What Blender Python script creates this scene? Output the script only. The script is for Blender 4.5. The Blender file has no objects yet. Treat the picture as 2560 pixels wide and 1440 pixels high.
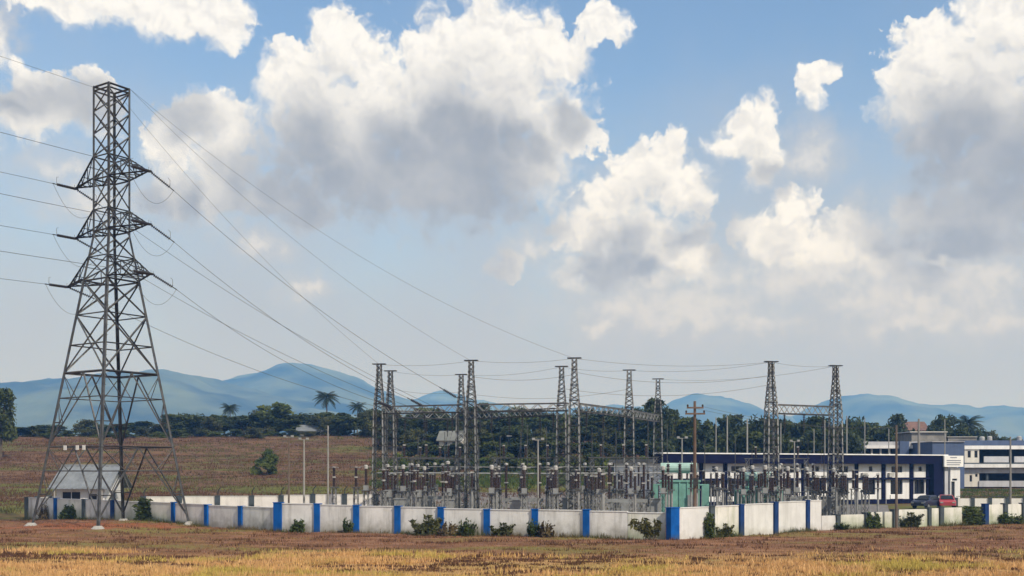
import bpy, math, random
import numpy as np
from mathutils import Vector, Matrix

# ------------------------------------------------------------------ basics
SC = bpy.context.scene
COL = SC.collection
F = 2700.0            # focal length in pixels of the 2560 px wide photograph
CH = 4.4              # eye height above the switchyard ground
HY = 1172.0           # image row of the horizon
R = math.radians
SUN_DIR = Vector((0.50, -0.62, 0.76)).normalized()   # towards the sun

# ------------------------------------------------------------------ camera
cam_data = bpy.data.cameras.new('camera')
cam = bpy.data.objects.new('camera', cam_data)
COL.objects.link(cam)
cam.location = (0, 0, CH)
cam.rotation_euler = (R(90), 0, 0)
cam_data.sensor_width = 36
cam_data.lens = 36 * F / 2560
cam_data.shift_y = (HY - 720) / 2560
cam_data.clip_start = 0.5
cam_data.clip_end = 40000
SC.camera = cam

# ------------------------------------------------------------------ render / exposure
SC.view_settings.view_transform = 'Standard'
SC.view_settings.look = 'None'
SC.view_settings.exposure = 0.2
SC.view_settings.gamma = 1.0
SC.view_settings.use_curve_mapping = False
SC.render.engine = 'CYCLES'
SC.cycles.use_denoising = True
SC.cycles.max_bounces = 5
SC.cycles.diffuse_bounces = 2
SC.cycles.glossy_bounces = 2
SC.cycles.transparent_max_bounces = 8
SC.cycles.volume_bounces = 1
SC.cycles.sample_clamp_indirect = 4

# ------------------------------------------------------------------ world: Nishita sky, haze veil and cumulus
CLOUDS = [  # cumulus puffs: centre and half axes, in picture pixels
 (865,132,72,76),(760,205,96,80),(1215,92,68,78),(1090,160,88,78),(960,280,140,110),(1290,122,60,60),
 (1372,112,42,48),(1425,135,40,44),(1250,250,150,150),(1100,350,235,160),(820,330,148,130),(920,430,185,88),
 (1395,330,88,62),(1310,420,90,90),(1130,478,205,56),(705,205,46,60),
 (480,285,44,50),(562,300,42,56),(440,370,66,76),(555,420,96,104),(690,490,86,58),(775,525,74,36),(500,500,110,56),
 (62,205,38,42),(140,262,120,52),(60,290,78,44),(245,245,56,50),
 (350,18,220,44),(560,48,52,48),(140,0,120,36),
 (1515,64,44,40),(2045,188,46,28),(2030,222,34,26),
 (1885,335,60,48),(1915,298,28,42),(1825,362,42,28),(1898,400,34,44),
 (1668,385,38,42),(1612,435,68,58),(1702,475,60,60),(1560,495,66,46),(1470,585,80,46),(1600,605,96,64),(1705,625,64,58),(1530,665,100,46),
 (1985,520,44,44),(1895,562,50,30),(1960,605,86,58),(2105,612,104,54),(2190,650,66,46),(2305,690,76,34),
 (2500,60,110,84),(2330,122,76,68),(2275,220,58,88),(2420,225,160,148),(2530,300,110,140),(2350,335,106,52),(2450,412,130,52),
 (2275,520,42,34),(2450,530,165,84),(2420,615,150,34),(2700,200,170,190),(2740,460,150,120),(-90,120,90,50),(-130,320,100,70),
 (1270,662,38,34),
]
SOFT = [  # thin veils and far banks
 (2130,545,46,56),(655,620,66,36),(760,722,46,36),(1560,778,120,36),(1480,825,66,32),(2160,755,80,38),(1720,800,150,36),
 (1700,770,330,80),(2280,760,300,84),(2050,640,260,90),(1780,690,120,60),(1420,700,90,40),(1330,620,60,40),(2240,820,170,40),(1900,800,120,40),(2500,800,160,46),(1640,700,130,40),(2060,700,150,44),(150,415,130,52),(215,500,110,46),(20,70,60,66),(2480,700,220,60),
 (2030,380,80,60),(2350,640,160,60),(1960,700,160,70),(1500,560,110,120),
]
def px_dir(x, y):
    a = math.degrees(math.atan((x - 1280) / F))
    e = math.degrees(math.atan((HY - y) / math.hypot(F, x - 1280)))
    return a, e

world = bpy.data.worlds.new('World')
SC.world = world
world.cycles.sampling_method = 'MANUAL'
world.cycles.sample_map_resolution = 256
world.use_nodes = True
WT = world.node_tree
WT.nodes.clear()

class NT:
    """small helper to write node trees as expressions"""
    def __init__(s, t): s.t = t
    def n(s, typ, **kw):
        nd = s.t.nodes.new(typ)
        for k, v in kw.items(): setattr(nd, k, v)
        return nd
    def put(s, sock, v):
        if v is None: return
        if hasattr(v, 'is_output'): s.t.links.new(v, sock)
        else: sock.default_value = v
    def math(s, op, a, b=None, c=None, clamp=False):
        nd = s.n('ShaderNodeMath', operation=op, use_clamp=clamp)
        for i, v in enumerate((a, b, c)): s.put(nd.inputs[i], v)
        return nd.outputs[0]
    def vec(s, op, a, b=None, c=None):
        nd = s.n('ShaderNodeVectorMath', operation=op)
        for i, v in enumerate((a, b, c)):
            if v is not None: s.put(nd.inputs[i], v)
        return nd.outputs['Value'] if op in ('LENGTH', 'DOT_PRODUCT', 'DISTANCE') else nd.outputs[0]
    def noise(s, v, scale, detail=4, rough=.55, col=False, dist=0.0, lac=2.0, dims='3D'):
        nd = s.n('ShaderNodeTexNoise', noise_dimensions=dims)
        nd.inputs['Scale'].default_value = scale
        nd.inputs['Detail'].default_value = detail
        nd.inputs['Roughness'].default_value = rough
        nd.inputs['Lacunarity'].default_value = lac
        nd.inputs['Distortion'].default_value = dist
        if v is not None: s.put(nd.inputs['Vector'], v)
        return nd.outputs['Color' if col else 'Fac']
    def smooth(s, v, lo, hi, a=0.0, b=1.0):
        nd = s.n('ShaderNodeMapRange', interpolation_type='SMOOTHSTEP')
        s.put(nd.inputs['Value'], v)
        s.put(nd.inputs['From Min'], lo); s.put(nd.inputs['From Max'], hi)
        s.put(nd.inputs['To Min'], a); s.put(nd.inputs['To Max'], b)
        return nd.outputs['Result']
    def mix(s, f, a, b, mode='MIX'):
        nd = s.n('ShaderNodeMix', data_type='RGBA', blend_type=mode)
        s.put(nd.inputs[0], f)
        for i, v in ((6, a), (7, b)):
            if isinstance(v, (tuple, list)) and len(v) == 3: v = (*v, 1)
            s.put(nd.inputs[i], v)
        return nd.outputs[2]
    def mixf(s, f, a, b):
        nd = s.n('ShaderNodeMix', data_type='FLOAT')
        s.put(nd.inputs[0], f); s.put(nd.inputs[2], a); s.put(nd.inputs[3], b)
        return nd.outputs[0]

def blob_chain(N, P, blobs, k):
    best = None
    for (x, y, rx, ry) in blobs:
        a, e = px_dir(x, y)
        q = (math.cos(math.radians(a)) ** 2) / F * 57.2958
        sx, sy = rx * q, ry * q
        m = N.vec('MULTIPLY_ADD', P, (1 / sx, 1 / sy, 0), (-a / sx, -e / sy, 0))
        l = N.vec('LENGTH', m)
        best = l if best is None else N.math('SMOOTH_MIN', best, l, k)
    return N.math('MULTIPLY_ADD', best, 1.75, -1.75)

def group(name, fn):
    g = bpy.data.node_groups.new(name, 'ShaderNodeTree')
    g.interface.new_socket('P', in_out='INPUT', socket_type='NodeSocketVector')
    g.interface.new_socket('D', in_out='OUTPUT', socket_type='NodeSocketFloat')
    N = NT(g)
    gi = N.n('NodeGroupInput'); go = N.n('NodeGroupOutput')
    g.links.new(fn(N, gi.outputs[0]), go.inputs[0])
    return g

def cloud_body(N, P):
    d = blob_chain(N, P, CLOUDS, .22)
    # random cumulus beyond the picture, the same kind of puffs
    sep = N.n('ShaderNodeSeparateXYZ'); N.t.links.new(P, sep.inputs[0])
    aa = N.math('ABSOLUTE', sep.outputs[0])
    out = N.math('MAXIMUM', N.math('SUBTRACT', aa, 30.0), N.math('SUBTRACT', sep.outputs[1], 32.0))
    gen = N.math('MULTIPLY_ADD', N.noise(P, .085, 2, .5, dims='2D'), -26.0, 13.0)
    gen = N.math('ADD', gen, N.smooth(out, -2.0, 1.0, 8.0, 0.0))
    return N.math('MINIMUM', d, gen)

def cloud_detail(N, P):
    # cauliflower edge: rounded billows plus fine fractal detail
    vo = N.n('ShaderNodeTexVoronoi', feature='SMOOTH_F1', voronoi_dimensions='2D')
    vo.inputs['Scale'].default_value = .62
    vo.inputs['Smoothness'].default_value = .35
    vo.inputs['Detail'].default_value = 2.0
    vo.inputs['Roughness'].default_value = .55
    N.t.links.new(P, vo.inputs['Vector'])
    bil = N.math('MULTIPLY_ADD', vo.outputs['Distance'], -1.15, .50 + 1.2)
    fb = N.math('MULTIPLY_ADD', N.noise(P, 1.5, 7, .62, dims='2D'), 1.5, -.75)
    return N.math('ADD', bil, fb)

def build_world():
    N = NT(WT)
    tc = N.n('ShaderNodeTexCoord')
    sep = N.n('ShaderNodeSeparateXYZ')
    nrm = N.vec('NORMALIZE', tc.outputs['Generated'])
    WT.links.new(nrm, sep.inputs[0])
    x, y, z = sep.outputs
    az = N.math('MULTIPLY', N.math('ARCTAN2', x, y), 57.2958)
    el = N.math('MULTIPLY', N.math('ARCSINE', z), 57.2958)
    cmb = N.n('ShaderNodeCombineXYZ')
    WT.links.new(az, cmb.inputs[0]); WT.links.new(el, cmb.inputs[1])
    P = cmb.outputs[0]
    sky = N.n('ShaderNodeTexSky', sky_type='NISHITA')
    sky.sun_disc = False
    sky.sun_elevation = math.asin(SUN_DIR.z)
    sky.sun_rotation = math.atan2(SUN_DIR.x, SUN_DIR.y)
    sky.air_density = 1.0; sky.dust_density = 1.2; sky.ozone_density = 1.6
    S = 0.15                       # background strength
    u = lambda r, g, b: (r / S, g / S, b / S, 1)
    base = N.mix(1.0, sky.outputs[0], (.86, .955, 1.03, 1), 'MULTIPLY')
    # thin high veil that thickens towards the horizon
    veil_n = N.noise(P, .12, 4, .55, dims='2D')
    veil = N.smooth(N.math('ADD', el, N.math('MULTIPLY_ADD', veil_n, -12.0, 6.0)), 5.0, 25.0, .95, .06)
    c = N.mix(veil, base, N.mix(N.smooth(el, 1.0, 11.0), u(.45, .44, .44), u(.425, .45, .50)))
    # soft far banks
    w2 = N.noise(P, .35, 4, .6, col=True, dims='2D')
    Ps = N.vec('ADD', P, N.vec('MULTIPLY_ADD', w2, (4.0, 2.4, 0), (-2.0, -1.2, 0)))
    ds = blob_chain(N, Ps, SOFT, .8)
    fs = N.math('MULTIPLY_ADD', N.noise(P, .9, 5, .6, dims='2D'), 2.2, -1.1)
    Ds = N.math('SUBTRACT', fs, ds)
    a_s = N.smooth(Ds, -1.4, 1.7, 0.0, .78)
    c = N.mix(a_s, c, N.mix(N.smooth(Ds, .2, 1.8), u(.52, .52, .525), u(.70, .685, .67)))
    # cumulus with their own light: how much cloud lies between a point and the sun
    gb, gd = group('cumulus_body', cloud_body), group('cumulus_detail', cloud_detail)
    L = Vector((.38, .92, 0))
    w1 = N.noise(P, .55, 3, .55, col=True, dims='2D')
    Pw = N.vec('ADD', P, N.vec('MULTIPLY_ADD', w1, (1.5, 1.5, 0), (-.75, -.75, 0)))
    def field(g, off):
        nd = N.n('ShaderNodeGroup'); nd.node_tree = g
        WT.links.new(Pw if off == 0 else N.vec('ADD', Pw, tuple(L * off)), nd.inputs[0])
        return nd.outputs[0]
    det0, det1 = field(gd, 0), field(gd, .45)
    D0 = N.math('SUBTRACT', det0, field(gb, 0))
    hi1 = N.math('MULTIPLY_ADD', det0, .35, .05)
    t1 = N.smooth(N.math('SUBTRACT', hi1, field(gb, 1.9)), -.5, 1.1)
    t2 = N.smooth(N.math('SUBTRACT', N.math('MULTIPLY', det0, .15), field(gb, 4.9)), -1.7, 1.0)
    fine = N.noise(P, 3.6, 6, .65, dims='2D')
    soft_w = N.smooth(N.noise(P, .4, 2, .5, dims='2D'), .36, .64, .30, 1.2)
    w = N.mixf(t1, soft_w, 1.5)                    # lower flanks dissolve softly
    De = N.math('ADD', D0, N.math('MULTIPLY_ADD', fine, .7, -.35))
    alpha = N.smooth(De, N.math('MULTIPLY', w, -.30), w)
    rel = N.math('ADD', N.math('SUBTRACT', det1, det0), N.math('MULTIPLY_ADD', fine, .7, -.35))
    near = N.smooth(rel, -.45, .85)
    thin = N.smooth(D0, .1, 1.1, .25, 0.0)         # thin rims let some blue through
    lit = u(.92, .91, .895)
    mid = u(.575, .575, .59)
    dark = u(.265, .28, .305)
    cc = N.mix(N.math('MULTIPLY', near, .46), lit, mid)
    deep = N.math('MULTIPLY_ADD', t1, .22, N.math('MULTIPLY', t2, .70))
    big2 = N.smooth(N.noise(P, .30, 4, .55, dims='2D'), .3, .7, .84, 1.0)
    cc = N.mix(N.math('MULTIPLY', deep, big2), cc, dark)
    cc = N.mix(thin, cc, u(.56, .60, .66))
    # distance: low clouds sink into the veil
    far = N.smooth(el, 2.0, 13.0, .55, 0.0)
    cc = N.mix(far, cc, u(.56, .56, .57))
    c = N.mix(N.math('MULTIPLY', alpha, N.smooth(el, 2.0, 9.5, .5, .97)), c, cc)
    bg = N.n('ShaderNodeBackground')
    bg.inputs['Strength'].default_value = S
    WT.links.new(c, bg.inputs['Color'])
    wo = N.n('ShaderNodeOutputWorld')
    WT.links.new(bg.outputs[0], wo.inputs['Surface'])
build_world()

# ------------------------------------------------------------------ sun
sd = bpy.data.lights.new('sun', 'SUN')
sd.energy = 3.25
sd.angle = R(0.6)
sd.color = (1.0, .96, .90)
sun = bpy.data.objects.new('sun', sd)
COL.objects.link(sun)
sun.location = (60, -60, 90)
sun.rotation_euler = (-SUN_DIR).to_track_quat('-Z', 'Y').to_euler()

# ------------------------------------------------------------------ helpers
rng = random.Random(7)
nrg = np.random.default_rng(11)

def at(x, y, d):
    """photo pixel at distance d -> world point"""
    return Vector(((x - 1280) * d / F, d, CH - (y - HY) * d / F))
def wx(x, d): return (x - 1280) * d / F
def wz(y, d): return CH - (y - HY) * d / F

def tag(o, label=None, cat=None, group=None, kind=None):
    if label: o['label'] = label
    if cat: o['category'] = cat
    if group: o['group'] = group
    if kind: o['kind'] = kind
    return o

def empty(name, loc=(0, 0, 0), rz=0.0, label=None, cat=None, group=None):
    o = bpy.data.objects.new(name, None)
    COL.objects.link(o)
    o.empty_display_size = .3
    o.location = loc
    o.rotation_euler = (0, 0, rz)
    return tag(o, label, cat, group)

def link(name, me, parent=None, loc=None, rz=None):
    o = bpy.data.objects.new(name, me)
    COL.objects.link(o)
    if parent is not None: o.parent = parent
    if loc is not None: o.location = loc
    if rz is not None: o.rotation_euler = (0, 0, rz)
    return o

def copy_tree(o, parent=None):
    c = o.copy()
    COL.objects.link(c)
    c.parent = parent
    for ch in o.children: copy_tree(ch, c)
    return c

class MB:
    """collects shapes into one mesh"""
    def __init__(s): s.v = []; s.f = []
    def box(s, c, d, rz=0.0):
        cx, cy, cz = c; dx, dy, dz = d[0] / 2, d[1] / 2, d[2] / 2
        n = len(s.v); co, si = math.cos(rz), math.sin(rz)
        for sx, sy, sz in ((-1,-1,-1),(1,-1,-1),(1,1,-1),(-1,1,-1),(-1,-1,1),(1,-1,1),(1,1,1),(-1,1,1)):
            a, b = sx * dx, sy * dy
            s.v.append((cx + a * co - b * si, cy + a * si + b * co, cz + sz * dz))
        s.f += [tuple(n + i for i in q) for q in ((3,2,1,0),(4,5,6,7),(0,1,5,4),(1,2,6,5),(2,3,7,6),(3,0,4,7))]
        return s
    def box2(s, a, b):
        return s.box([(a[i] + b[i]) / 2 for i in range(3)], [abs(b[i] - a[i]) for i in range(3)])
    def bar(s, p, q, w, h=None):
        p, q = Vector(p), Vector(q); h = h or w
        d = (q - p)
        if d.length < 1e-6: return s
        d.normalize()
        up = Vector((0, 0, 1)) if abs(d.z) < .95 else Vector((1, 0, 0))
        a = d.cross(up).normalized() * w / 2
        b = a.cross(d).normalized() * h / 2
        n = len(s.v)
        for e in (p, q):
            for sa, sb in ((-1,-1),(1,-1),(1,1),(-1,1)): s.v.append(tuple(e + a * sa + b * sb))
        s.f += [tuple(n + i for i in k) for k in ((0,1,2,3),(7,6,5,4),(0,4,5,1),(1,5,6,2),(2,6,7,3),(3,7,4,0))]
        return s
    def angle(s, p, q, w, t, inward):
        """L-section member whose heel points away from `inward`"""
        p, q = Vector(p), Vector(q)
        d = (q - p).normalized()
        i = Vector(inward); i = (i - d * i.dot(d)).normalized()
        a = d.cross(i)
        e1 = (i + a).normalized(); e2 = (i - a).normalized()
        for e, o in ((e1, e2), (e2, e1)):
            n = len(s.v)
            for end in (p, q):
                for k, m in ((0, 0), (w, 0), (w, t), (0, t)): s.v.append(tuple(end + e * k + o * m))
            s.f += [tuple(n + j for j in k) for k in ((0,1,2,3),(7,6,5,4),(0,4,5,1),(1,5,6,2),(2,6,7,3),(3,7,4,0))]
        return s
    def tube(s, pts, r, n=6, cap=True):
        pts = [Vector(p) for p in pts]
        rr = r if isinstance(r, (list, tuple)) else [r] * len(pts)
        base = len(s.v); prev = None
        for i, p in enumerate(pts):
            d = (pts[min(i + 1, len(pts) - 1)] - pts[max(i - 1, 0)]).normalized()
            if prev is None:
                up = Vector((0, 0, 1)) if abs(d.z) < .9 else Vector((1, 0, 0))
                prev = d.cross(up).normalized()
            a = (prev - d * prev.dot(d)).normalized(); prev = a
            b = d.cross(a)
            for k in range(n):
                t = 2 * math.pi * k / n
                s.v.append(tuple(p + (a * math.cos(t) + b * math.sin(t)) * rr[i]))
        for i in range(len(pts) - 1):
            for k in range(n):
                k2 = (k + 1) % n
                s.f.append((base + i*n + k, base + i*n + k2, base + (i+1)*n + k2, base + (i+1)*n + k))
        if cap:
            s.f.append(tuple(base + k for k in range(n))[::-1])
            s.f.append(tuple(base + (len(pts) - 1) * n + k for k in range(n)))
        return s
    def lathe(s, prof, c=(0, 0, 0), n=10):
        base = len(s.v)
        for r, z in prof:
            for k in range(n):
                t = 2 * math.pi * k / n
                s.v.append((c[0] + r * math.cos(t), c[1] + r * math.sin(t), c[2] + z))
        for i in range(len(prof) - 1):
            for k in range(n):
                k2 = (k + 1) % n
                s.f.append((base + i*n + k, base + i*n + k2, base + (i+1)*n + k2, base + (i+1)*n + k))
        s.f.append(tuple(base + k for k in range(n))[::-1])
        s.f.append(tuple(base + (len(prof) - 1) * n + k for k in range(n)))
        return s
    def poly(s, pts, thick):
        """extrude a planar outline along the vector thick"""
        n = len(s.v); m = len(pts); t = Vector(thick)
        s.v += [tuple(p) for p in pts] + [tuple(Vector(p) + t) for p in pts]
        s.f.append(tuple(range(n, n + m))[::-1]); s.f.append(tuple(range(n + m, n + 2 * m)))
        for i in range(m):
            j = (i + 1) % m
            s.f.append((n + i, n + j, n + m + j, n + m + i))
        return s
    def mesh(s, name, m, smooth=False):
        me = bpy.data.meshes.new(name)
        me.from_pydata(s.v, [], s.f)
        if m is not None: me.materials.append(m)
        if smooth:
            me.polygons.foreach_set('use_smooth', [True] * len(me.polygons))
        me.update()
        return me
    def build(s, name, m, parent=None, loc=None, rz=None, smooth=False):
        return link(name, s.mesh(name, m, smooth), parent, loc, rz)

def np_mesh(name, V, Q, m, smooth=False):
    """fast mesh from arrays: V (n,3), Q (m,4 or 3)"""
    me = bpy.data.meshes.new(name)
    k = Q.shape[1]
    me.vertices.add(len(V)); me.vertices.foreach_set('co', np.asarray(V, np.float32).ravel())
    me.loops.add(Q.size); me.loops.foreach_set('vertex_index', np.asarray(Q, np.int32).ravel())
    me.polygons.add(len(Q))
    me.polygons.foreach_set('loop_start', np.arange(0, Q.size, k, dtype=np.int32))
    me.polygons.foreach_set('loop_total', np.full(len(Q), k, np.int32))
    if smooth: me.polygons.foreach_set('use_smooth', np.ones(len(Q), bool))
    me.update(calc_edges=True)
    if m is not None: me.materials.append(m)
    return me

# ------------------------------------------------------------------ materials
def mat(name, col, rough=.8, var=.18, scale=1.2, metal=0.0, bump=0.0, spec=.3, dirt=None, streak=None, col2=None, obj=True, trans=0.0):
    m = bpy.data.materials.new(name)
    m.use_nodes = True
    t = m.node_tree; N = NT(t)
    b = t.nodes['Principled BSDF']
    b.inputs['Roughness'].default_value = rough
    b.inputs['Metallic'].default_value = metal
    b.inputs['Specular IOR Level'].default_value = spec
    if obj:
        P = N.n('ShaderNodeTexCoord').outputs['Object']
    else:
        P = N.n('ShaderNodeNewGeometry').outputs['Position']
    n1 = N.noise(P, scale, 5, .6)
    lo = tuple(max(0, c * (1 - var)) for c in col); hi = tuple(min(1, c * (1 + var)) for c in col)
    c = N.mix(N.smooth(n1, .3, .7), lo, col2 or hi)
    if streak:      # rain streaks: noise drawn out vertically
        sp = N.vec('MULTIPLY', P, (streak[1], streak[1], streak[1] * .12))
        f = N.smooth(N.noise(sp, 1.0, 5, .65), .45, .72, 0, streak[2])
        c = N.mix(f, c, streak[0])
    if dirt:        # splashed soil and algae with a ragged upper limit
        gp = N.n('ShaderNodeNewGeometry').outputs['Position']
        sp = N.n('ShaderNodeSeparateXYZ'); t.links.new(gp, sp.inputs[0])
        h = N.math('ADD', sp.outputs[2], N.math('MULTIPLY_ADD', N.noise(gp, 1.1, 5, .65), -1.9, .95))
        c = N.mix(N.smooth(h, dirt[1], dirt[2], dirt[3], 0), c, dirt[0])
    t.links.new(c, b.inputs['Base Color'])
    if bump:
        bn = N.n('ShaderNodeBump'); bn.inputs['Strength'].default_value = bump; bn.inputs['Distance'].default_value = .05
        t.links.new(N.noise(P, scale * 6, 4, .6), bn.inputs['Height']); t.links.new(bn.outputs[0], b.inputs['Normal'])
    if trans:
        tr = N.n('ShaderNodeBsdfTranslucent'); t.links.new(c, tr.inputs['Color'])
        mx = N.n('ShaderNodeMixShader'); mx.inputs[0].default_value = trans
        t.links.new(b.outputs[0], mx.inputs[1]); t.links.new(tr.outputs[0], mx.inputs[2])
        t.links.new(mx.outputs[0], t.nodes['Material Output'].inputs['Surface'])
    return m

M = {}
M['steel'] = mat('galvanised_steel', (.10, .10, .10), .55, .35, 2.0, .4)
M['steel_dark'] = mat('dark_steel', (.05, .05, .05), .55, .3, 2.0, .4)  # dark fittings; on the tower's far leg the colour carries shade
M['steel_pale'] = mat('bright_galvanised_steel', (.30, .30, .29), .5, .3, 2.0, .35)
M['wire'] = mat('stranded_wire', (.09, .09, .095), .6, .1, 1.0, .3)
M['porcelain'] = mat('brown_porcelain', (.035, .017, .013), .25, .2, 3.0, 0, 0, .5)
M['disc'] = mat('dark_insulator_glaze', (.03, .025, .025), .3, .2, 3.0, 0, 0, .5)
M['cap'] = mat('pale_cap', (.40, .39, .37), .6, .15, 2.0)
M['equip'] = mat('grey_enamel', (.25, .255, .25), .5, .15, 2.0)
M['green'] = mat('green_enamel', (.17, .36, .30), .5, .18, 1.2, streak=((.12, .16, .13), 2.0, .5))
M['green_pale'] = mat('pale_green_enamel', (.36, .52, .46), .5, .15, 1.2)
M['white_wall'] = mat('white_limewash', (.70, .685, .66), .9, .10, .8, bump=.15, streak=((.34, .33, .30), 1.6, .75), dirt=((.20, .18, .13), -.15, 1.15, .75), obj=False)
M['white_wall_clean'] = mat('fresh_white_limewash', (.66, .65, .63), .9, .08, .8, bump=.12, streak=((.46, .45, .42), 1.4, .5), dirt=((.30, .27, .2), -.3, .7, .5), obj=False)
M['white_wall_green'] = mat('algae_white_limewash', (.70, .68, .62), .9, .08, .8, bump=.15, streak=((.34, .36, .24), 2.2, .6), dirt=((.22, .26, .13), -.1, 1.3, .7), obj=False)
M['back_wall'] = mat('cream_limewash', (.80, .76, .71), .9, .06, .7, streak=((.5, .46, .4), 1.4, .5), obj=False)
M['blue'] = mat('blue_paint', (.004, .085, .33), .8, .2, 1.5, spec=.15, dirt=((.06, .08, .07), -.3, .7, .7), obj=False)
M['blue_dark'] = mat('faded_dark_blue_paint', (.012, .04, .14), .8, .2, 1.5, spec=.15, dirt=((.05, .06, .05), -.3, .8, .75), obj=False)
M['slate'] = mat('grey_blue_weathered_paint', (.06, .075, .085), .8, .25, 1.5, dirt=((.07, .08, .05), -.2, 1.0, .7), obj=False)
M['concrete'] = mat('pale_concrete', (.36, .34, .31), .9, .15, 1.0, bump=.2)
M['concrete_dark'] = mat('weathered_concrete', (.24, .225, .205), .9, .2, .8, bump=.2, streak=((.12, .115, .1), 1.3, .6))
M['navy'] = mat('navy_paint', (.006, .0065, .030), .85, .25, .6, spec=.1)
M['bluegrey'] = mat('blue_grey_paint', (.085, .12, .215), .75, .12, .5, streak=((.05, .07, .12), 1.2, .5))
M['bwhite'] = mat('building_white', (.74, .73, .72), .85, .06, .4, streak=((.45, .44, .43), 1.0, .45))
M['bcream'] = mat('building_cream', (.60, .57, .51), .85, .09, .4, streak=((.36, .34, .31), 1.0, .5))
M['rail_grey'] = mat('pale_grey_plaster', (.44, .44, .46), .85, .1, .5, streak=((.25, .25, .26), 1.2, .5))
M['glass'] = mat('dark_glass', (.012, .014, .017), .12, .1, 1.0, 0, 0, .5)
M['shade'] = mat('painted_interior_shade', (.03, .03, .035), .9, .2, 1.0)  # near-black colour standing in for shade inside verandas and openings
M['roof_sheet'] = mat('grey_asbestos_sheet', (.19, .205, .22), .8, .2, .8, bump=.1, streak=((.17, .18, .19), 1.5, .5))
M['wood'] = mat('weathered_brown_pole', (.14, .095, .07), .85, .25, 1.0, streak=((.08, .05, .04), 3.0, .6))
M['pole'] = mat('pale_pole', (.30, .29, .265), .6, .15, 1.0)
M['pole_brown'] = mat('rusty_pole', (.15, .115, .09), .7, .3, 1.0)
M['red_car'] = mat('red_car_paint', (.42, .06, .07), .3, .05, 1.0, 0, 0, .5)
M['dark_car'] = mat('dark_blue_car_paint', (.02, .025, .05), .3, .05, 1.0, 0, 0, .5)
M['rubber'] = mat('rubber', (.02, .02, .02), .9, .1)
M['lamp'] = mat('lamp_housing', (.28, .28, .27), .5, .1)
M['sign'] = mat('sign_board', (.78, .77, .74), .7, .05)
M['ink'] = mat('sign_lettering', (.20, .21, .25), .8, .05)
M['trunk'] = mat('bark', (.13, .10, .075), .9, .3, 2.0, bump=.4)
def leafmat(name, a, b, scale=.5, trans=.28):
    return mat(name, a, .6, .25, scale, col2=b, spec=.2, trans=trans, obj=False)
M['leaf_dark'] = leafmat('dark_foliage', (.042, .060, .016), (.11, .13, .032), .35)
M['leaf_mid'] = leafmat('green_foliage', (.060, .092, .018), (.16, .19, .042), .35)
M['leaf_blue'] = leafmat('blue_green_foliage', (.034, .052, .016), (.080, .10, .032), .3)
M['leaf_olive'] = leafmat('olive_foliage', (.060, .070, .022), (.125, .125, .04), .5)
M['leaf_palm'] = leafmat('palm_foliage', (.026, .042, .018), (.060, .080, .03), .5)
M['weed_green'] = leafmat('weed_green', (.055, .085, .022), (.115, .145, .04), 1.2)
M['weed_dry'] = leafmat('weed_dry', (.12, .085, .04), (.20, .15, .07), 1.2)

# ------------------------------------------------------------------ terrain
def vnoise(x, y, seed=0):
    xi = np.floor(x).astype(np.int64); yi = np.floor(y).astype(np.int64)
    fx = x - xi; fy = y - yi
    fx = fx * fx * (3 - 2 * fx); fy = fy * fy * (3 - 2 * fy)
    def h(a, b):
        n = (a * 374761393 + b * 668265263 + seed * 1442695041) & 0x7fffffff
        n = ((n ^ (n >> 13)) * 1274126177) & 0x7fffffff
        n = n ^ (n >> 16)
        return (n & 0xffff) / 65535.0
    return ((h(xi, yi) * (1 - fx) + h(xi + 1, yi) * fx) * (1 - fy) + (h(xi, yi + 1) * (1 - fx) + h(xi + 1, yi + 1) * fx) * fy) * 2 - 1
def fbm(x, y, o=4, seed=0):
    s = 0; a = 1.0; t = 0
    for i in range(o):
        s = s + a * vnoise(x * 2 ** i, y * 2 ** i, seed + i); t += a; a *= .5
    return s / t
def sstep(x, a, b):
    t = np.clip((x - a) / (b - a), 0, 1)
    return t * t * (3 - 2 * t)

def ground_h(X, Y):
    X = np.asarray(X, float); Y = np.asarray(Y, float)
    q = X / np.maximum(Y, 1.0)
    near = .10 * fbm(X / 5.0, Y / 5.0, 3, 3) + .08 * fbm(X / 2.2, Y / .8, 3, 9)
    near = near + .18 * sstep(-np.hypot(X + 31, Y - 82), -9, -5)          # tower pad
    near = near - .5 * sstep(-X, 36, 46) * sstep(Y, 88, 100)
    near = near * (1 - .95 * sstep(Y, 80, 84) * sstep(X, -22, -18) * (1 - sstep(Y, 106, 110)))  # levelled yard
    hill = np.interp(Y, [104, 112, 130, 150, 175, 200, 240, 320, 520, 900], [0, .5, 1.7, 3.5, 6.6, 10.4, 12.0, 12.5, 8.0, 2.0])
    terr = .20 * fbm(X / 16.0, Y / 2.6, 3, 21) + .28 * fbm(X / 9.0, Y / 7.0, 3, 22)
    hill = hill + terr * sstep(Y, 108, 125)
    low = np.interp(Y, [100, 136, 150, 170, 230, 320, 520, 900], [0, .1, 1.25, 1.7, 4.5, 7.0, 6.0, 2.0])
    s = sstep(q, .115, .165)
    up = hill * (1 - s) + low * s
    # keep the control building's ground level
    return near * (1 - .6 * sstep(Y, 104, 112)) + up

def spaced(segs):
    out = []
    for a, b, n in segs: out += list(np.linspace(a, b, n, endpoint=False))
    out.append(segs[-1][1])
    return np.array(out)

def geo(a, b, n): return list(np.geomspace(a, b, n))

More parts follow.
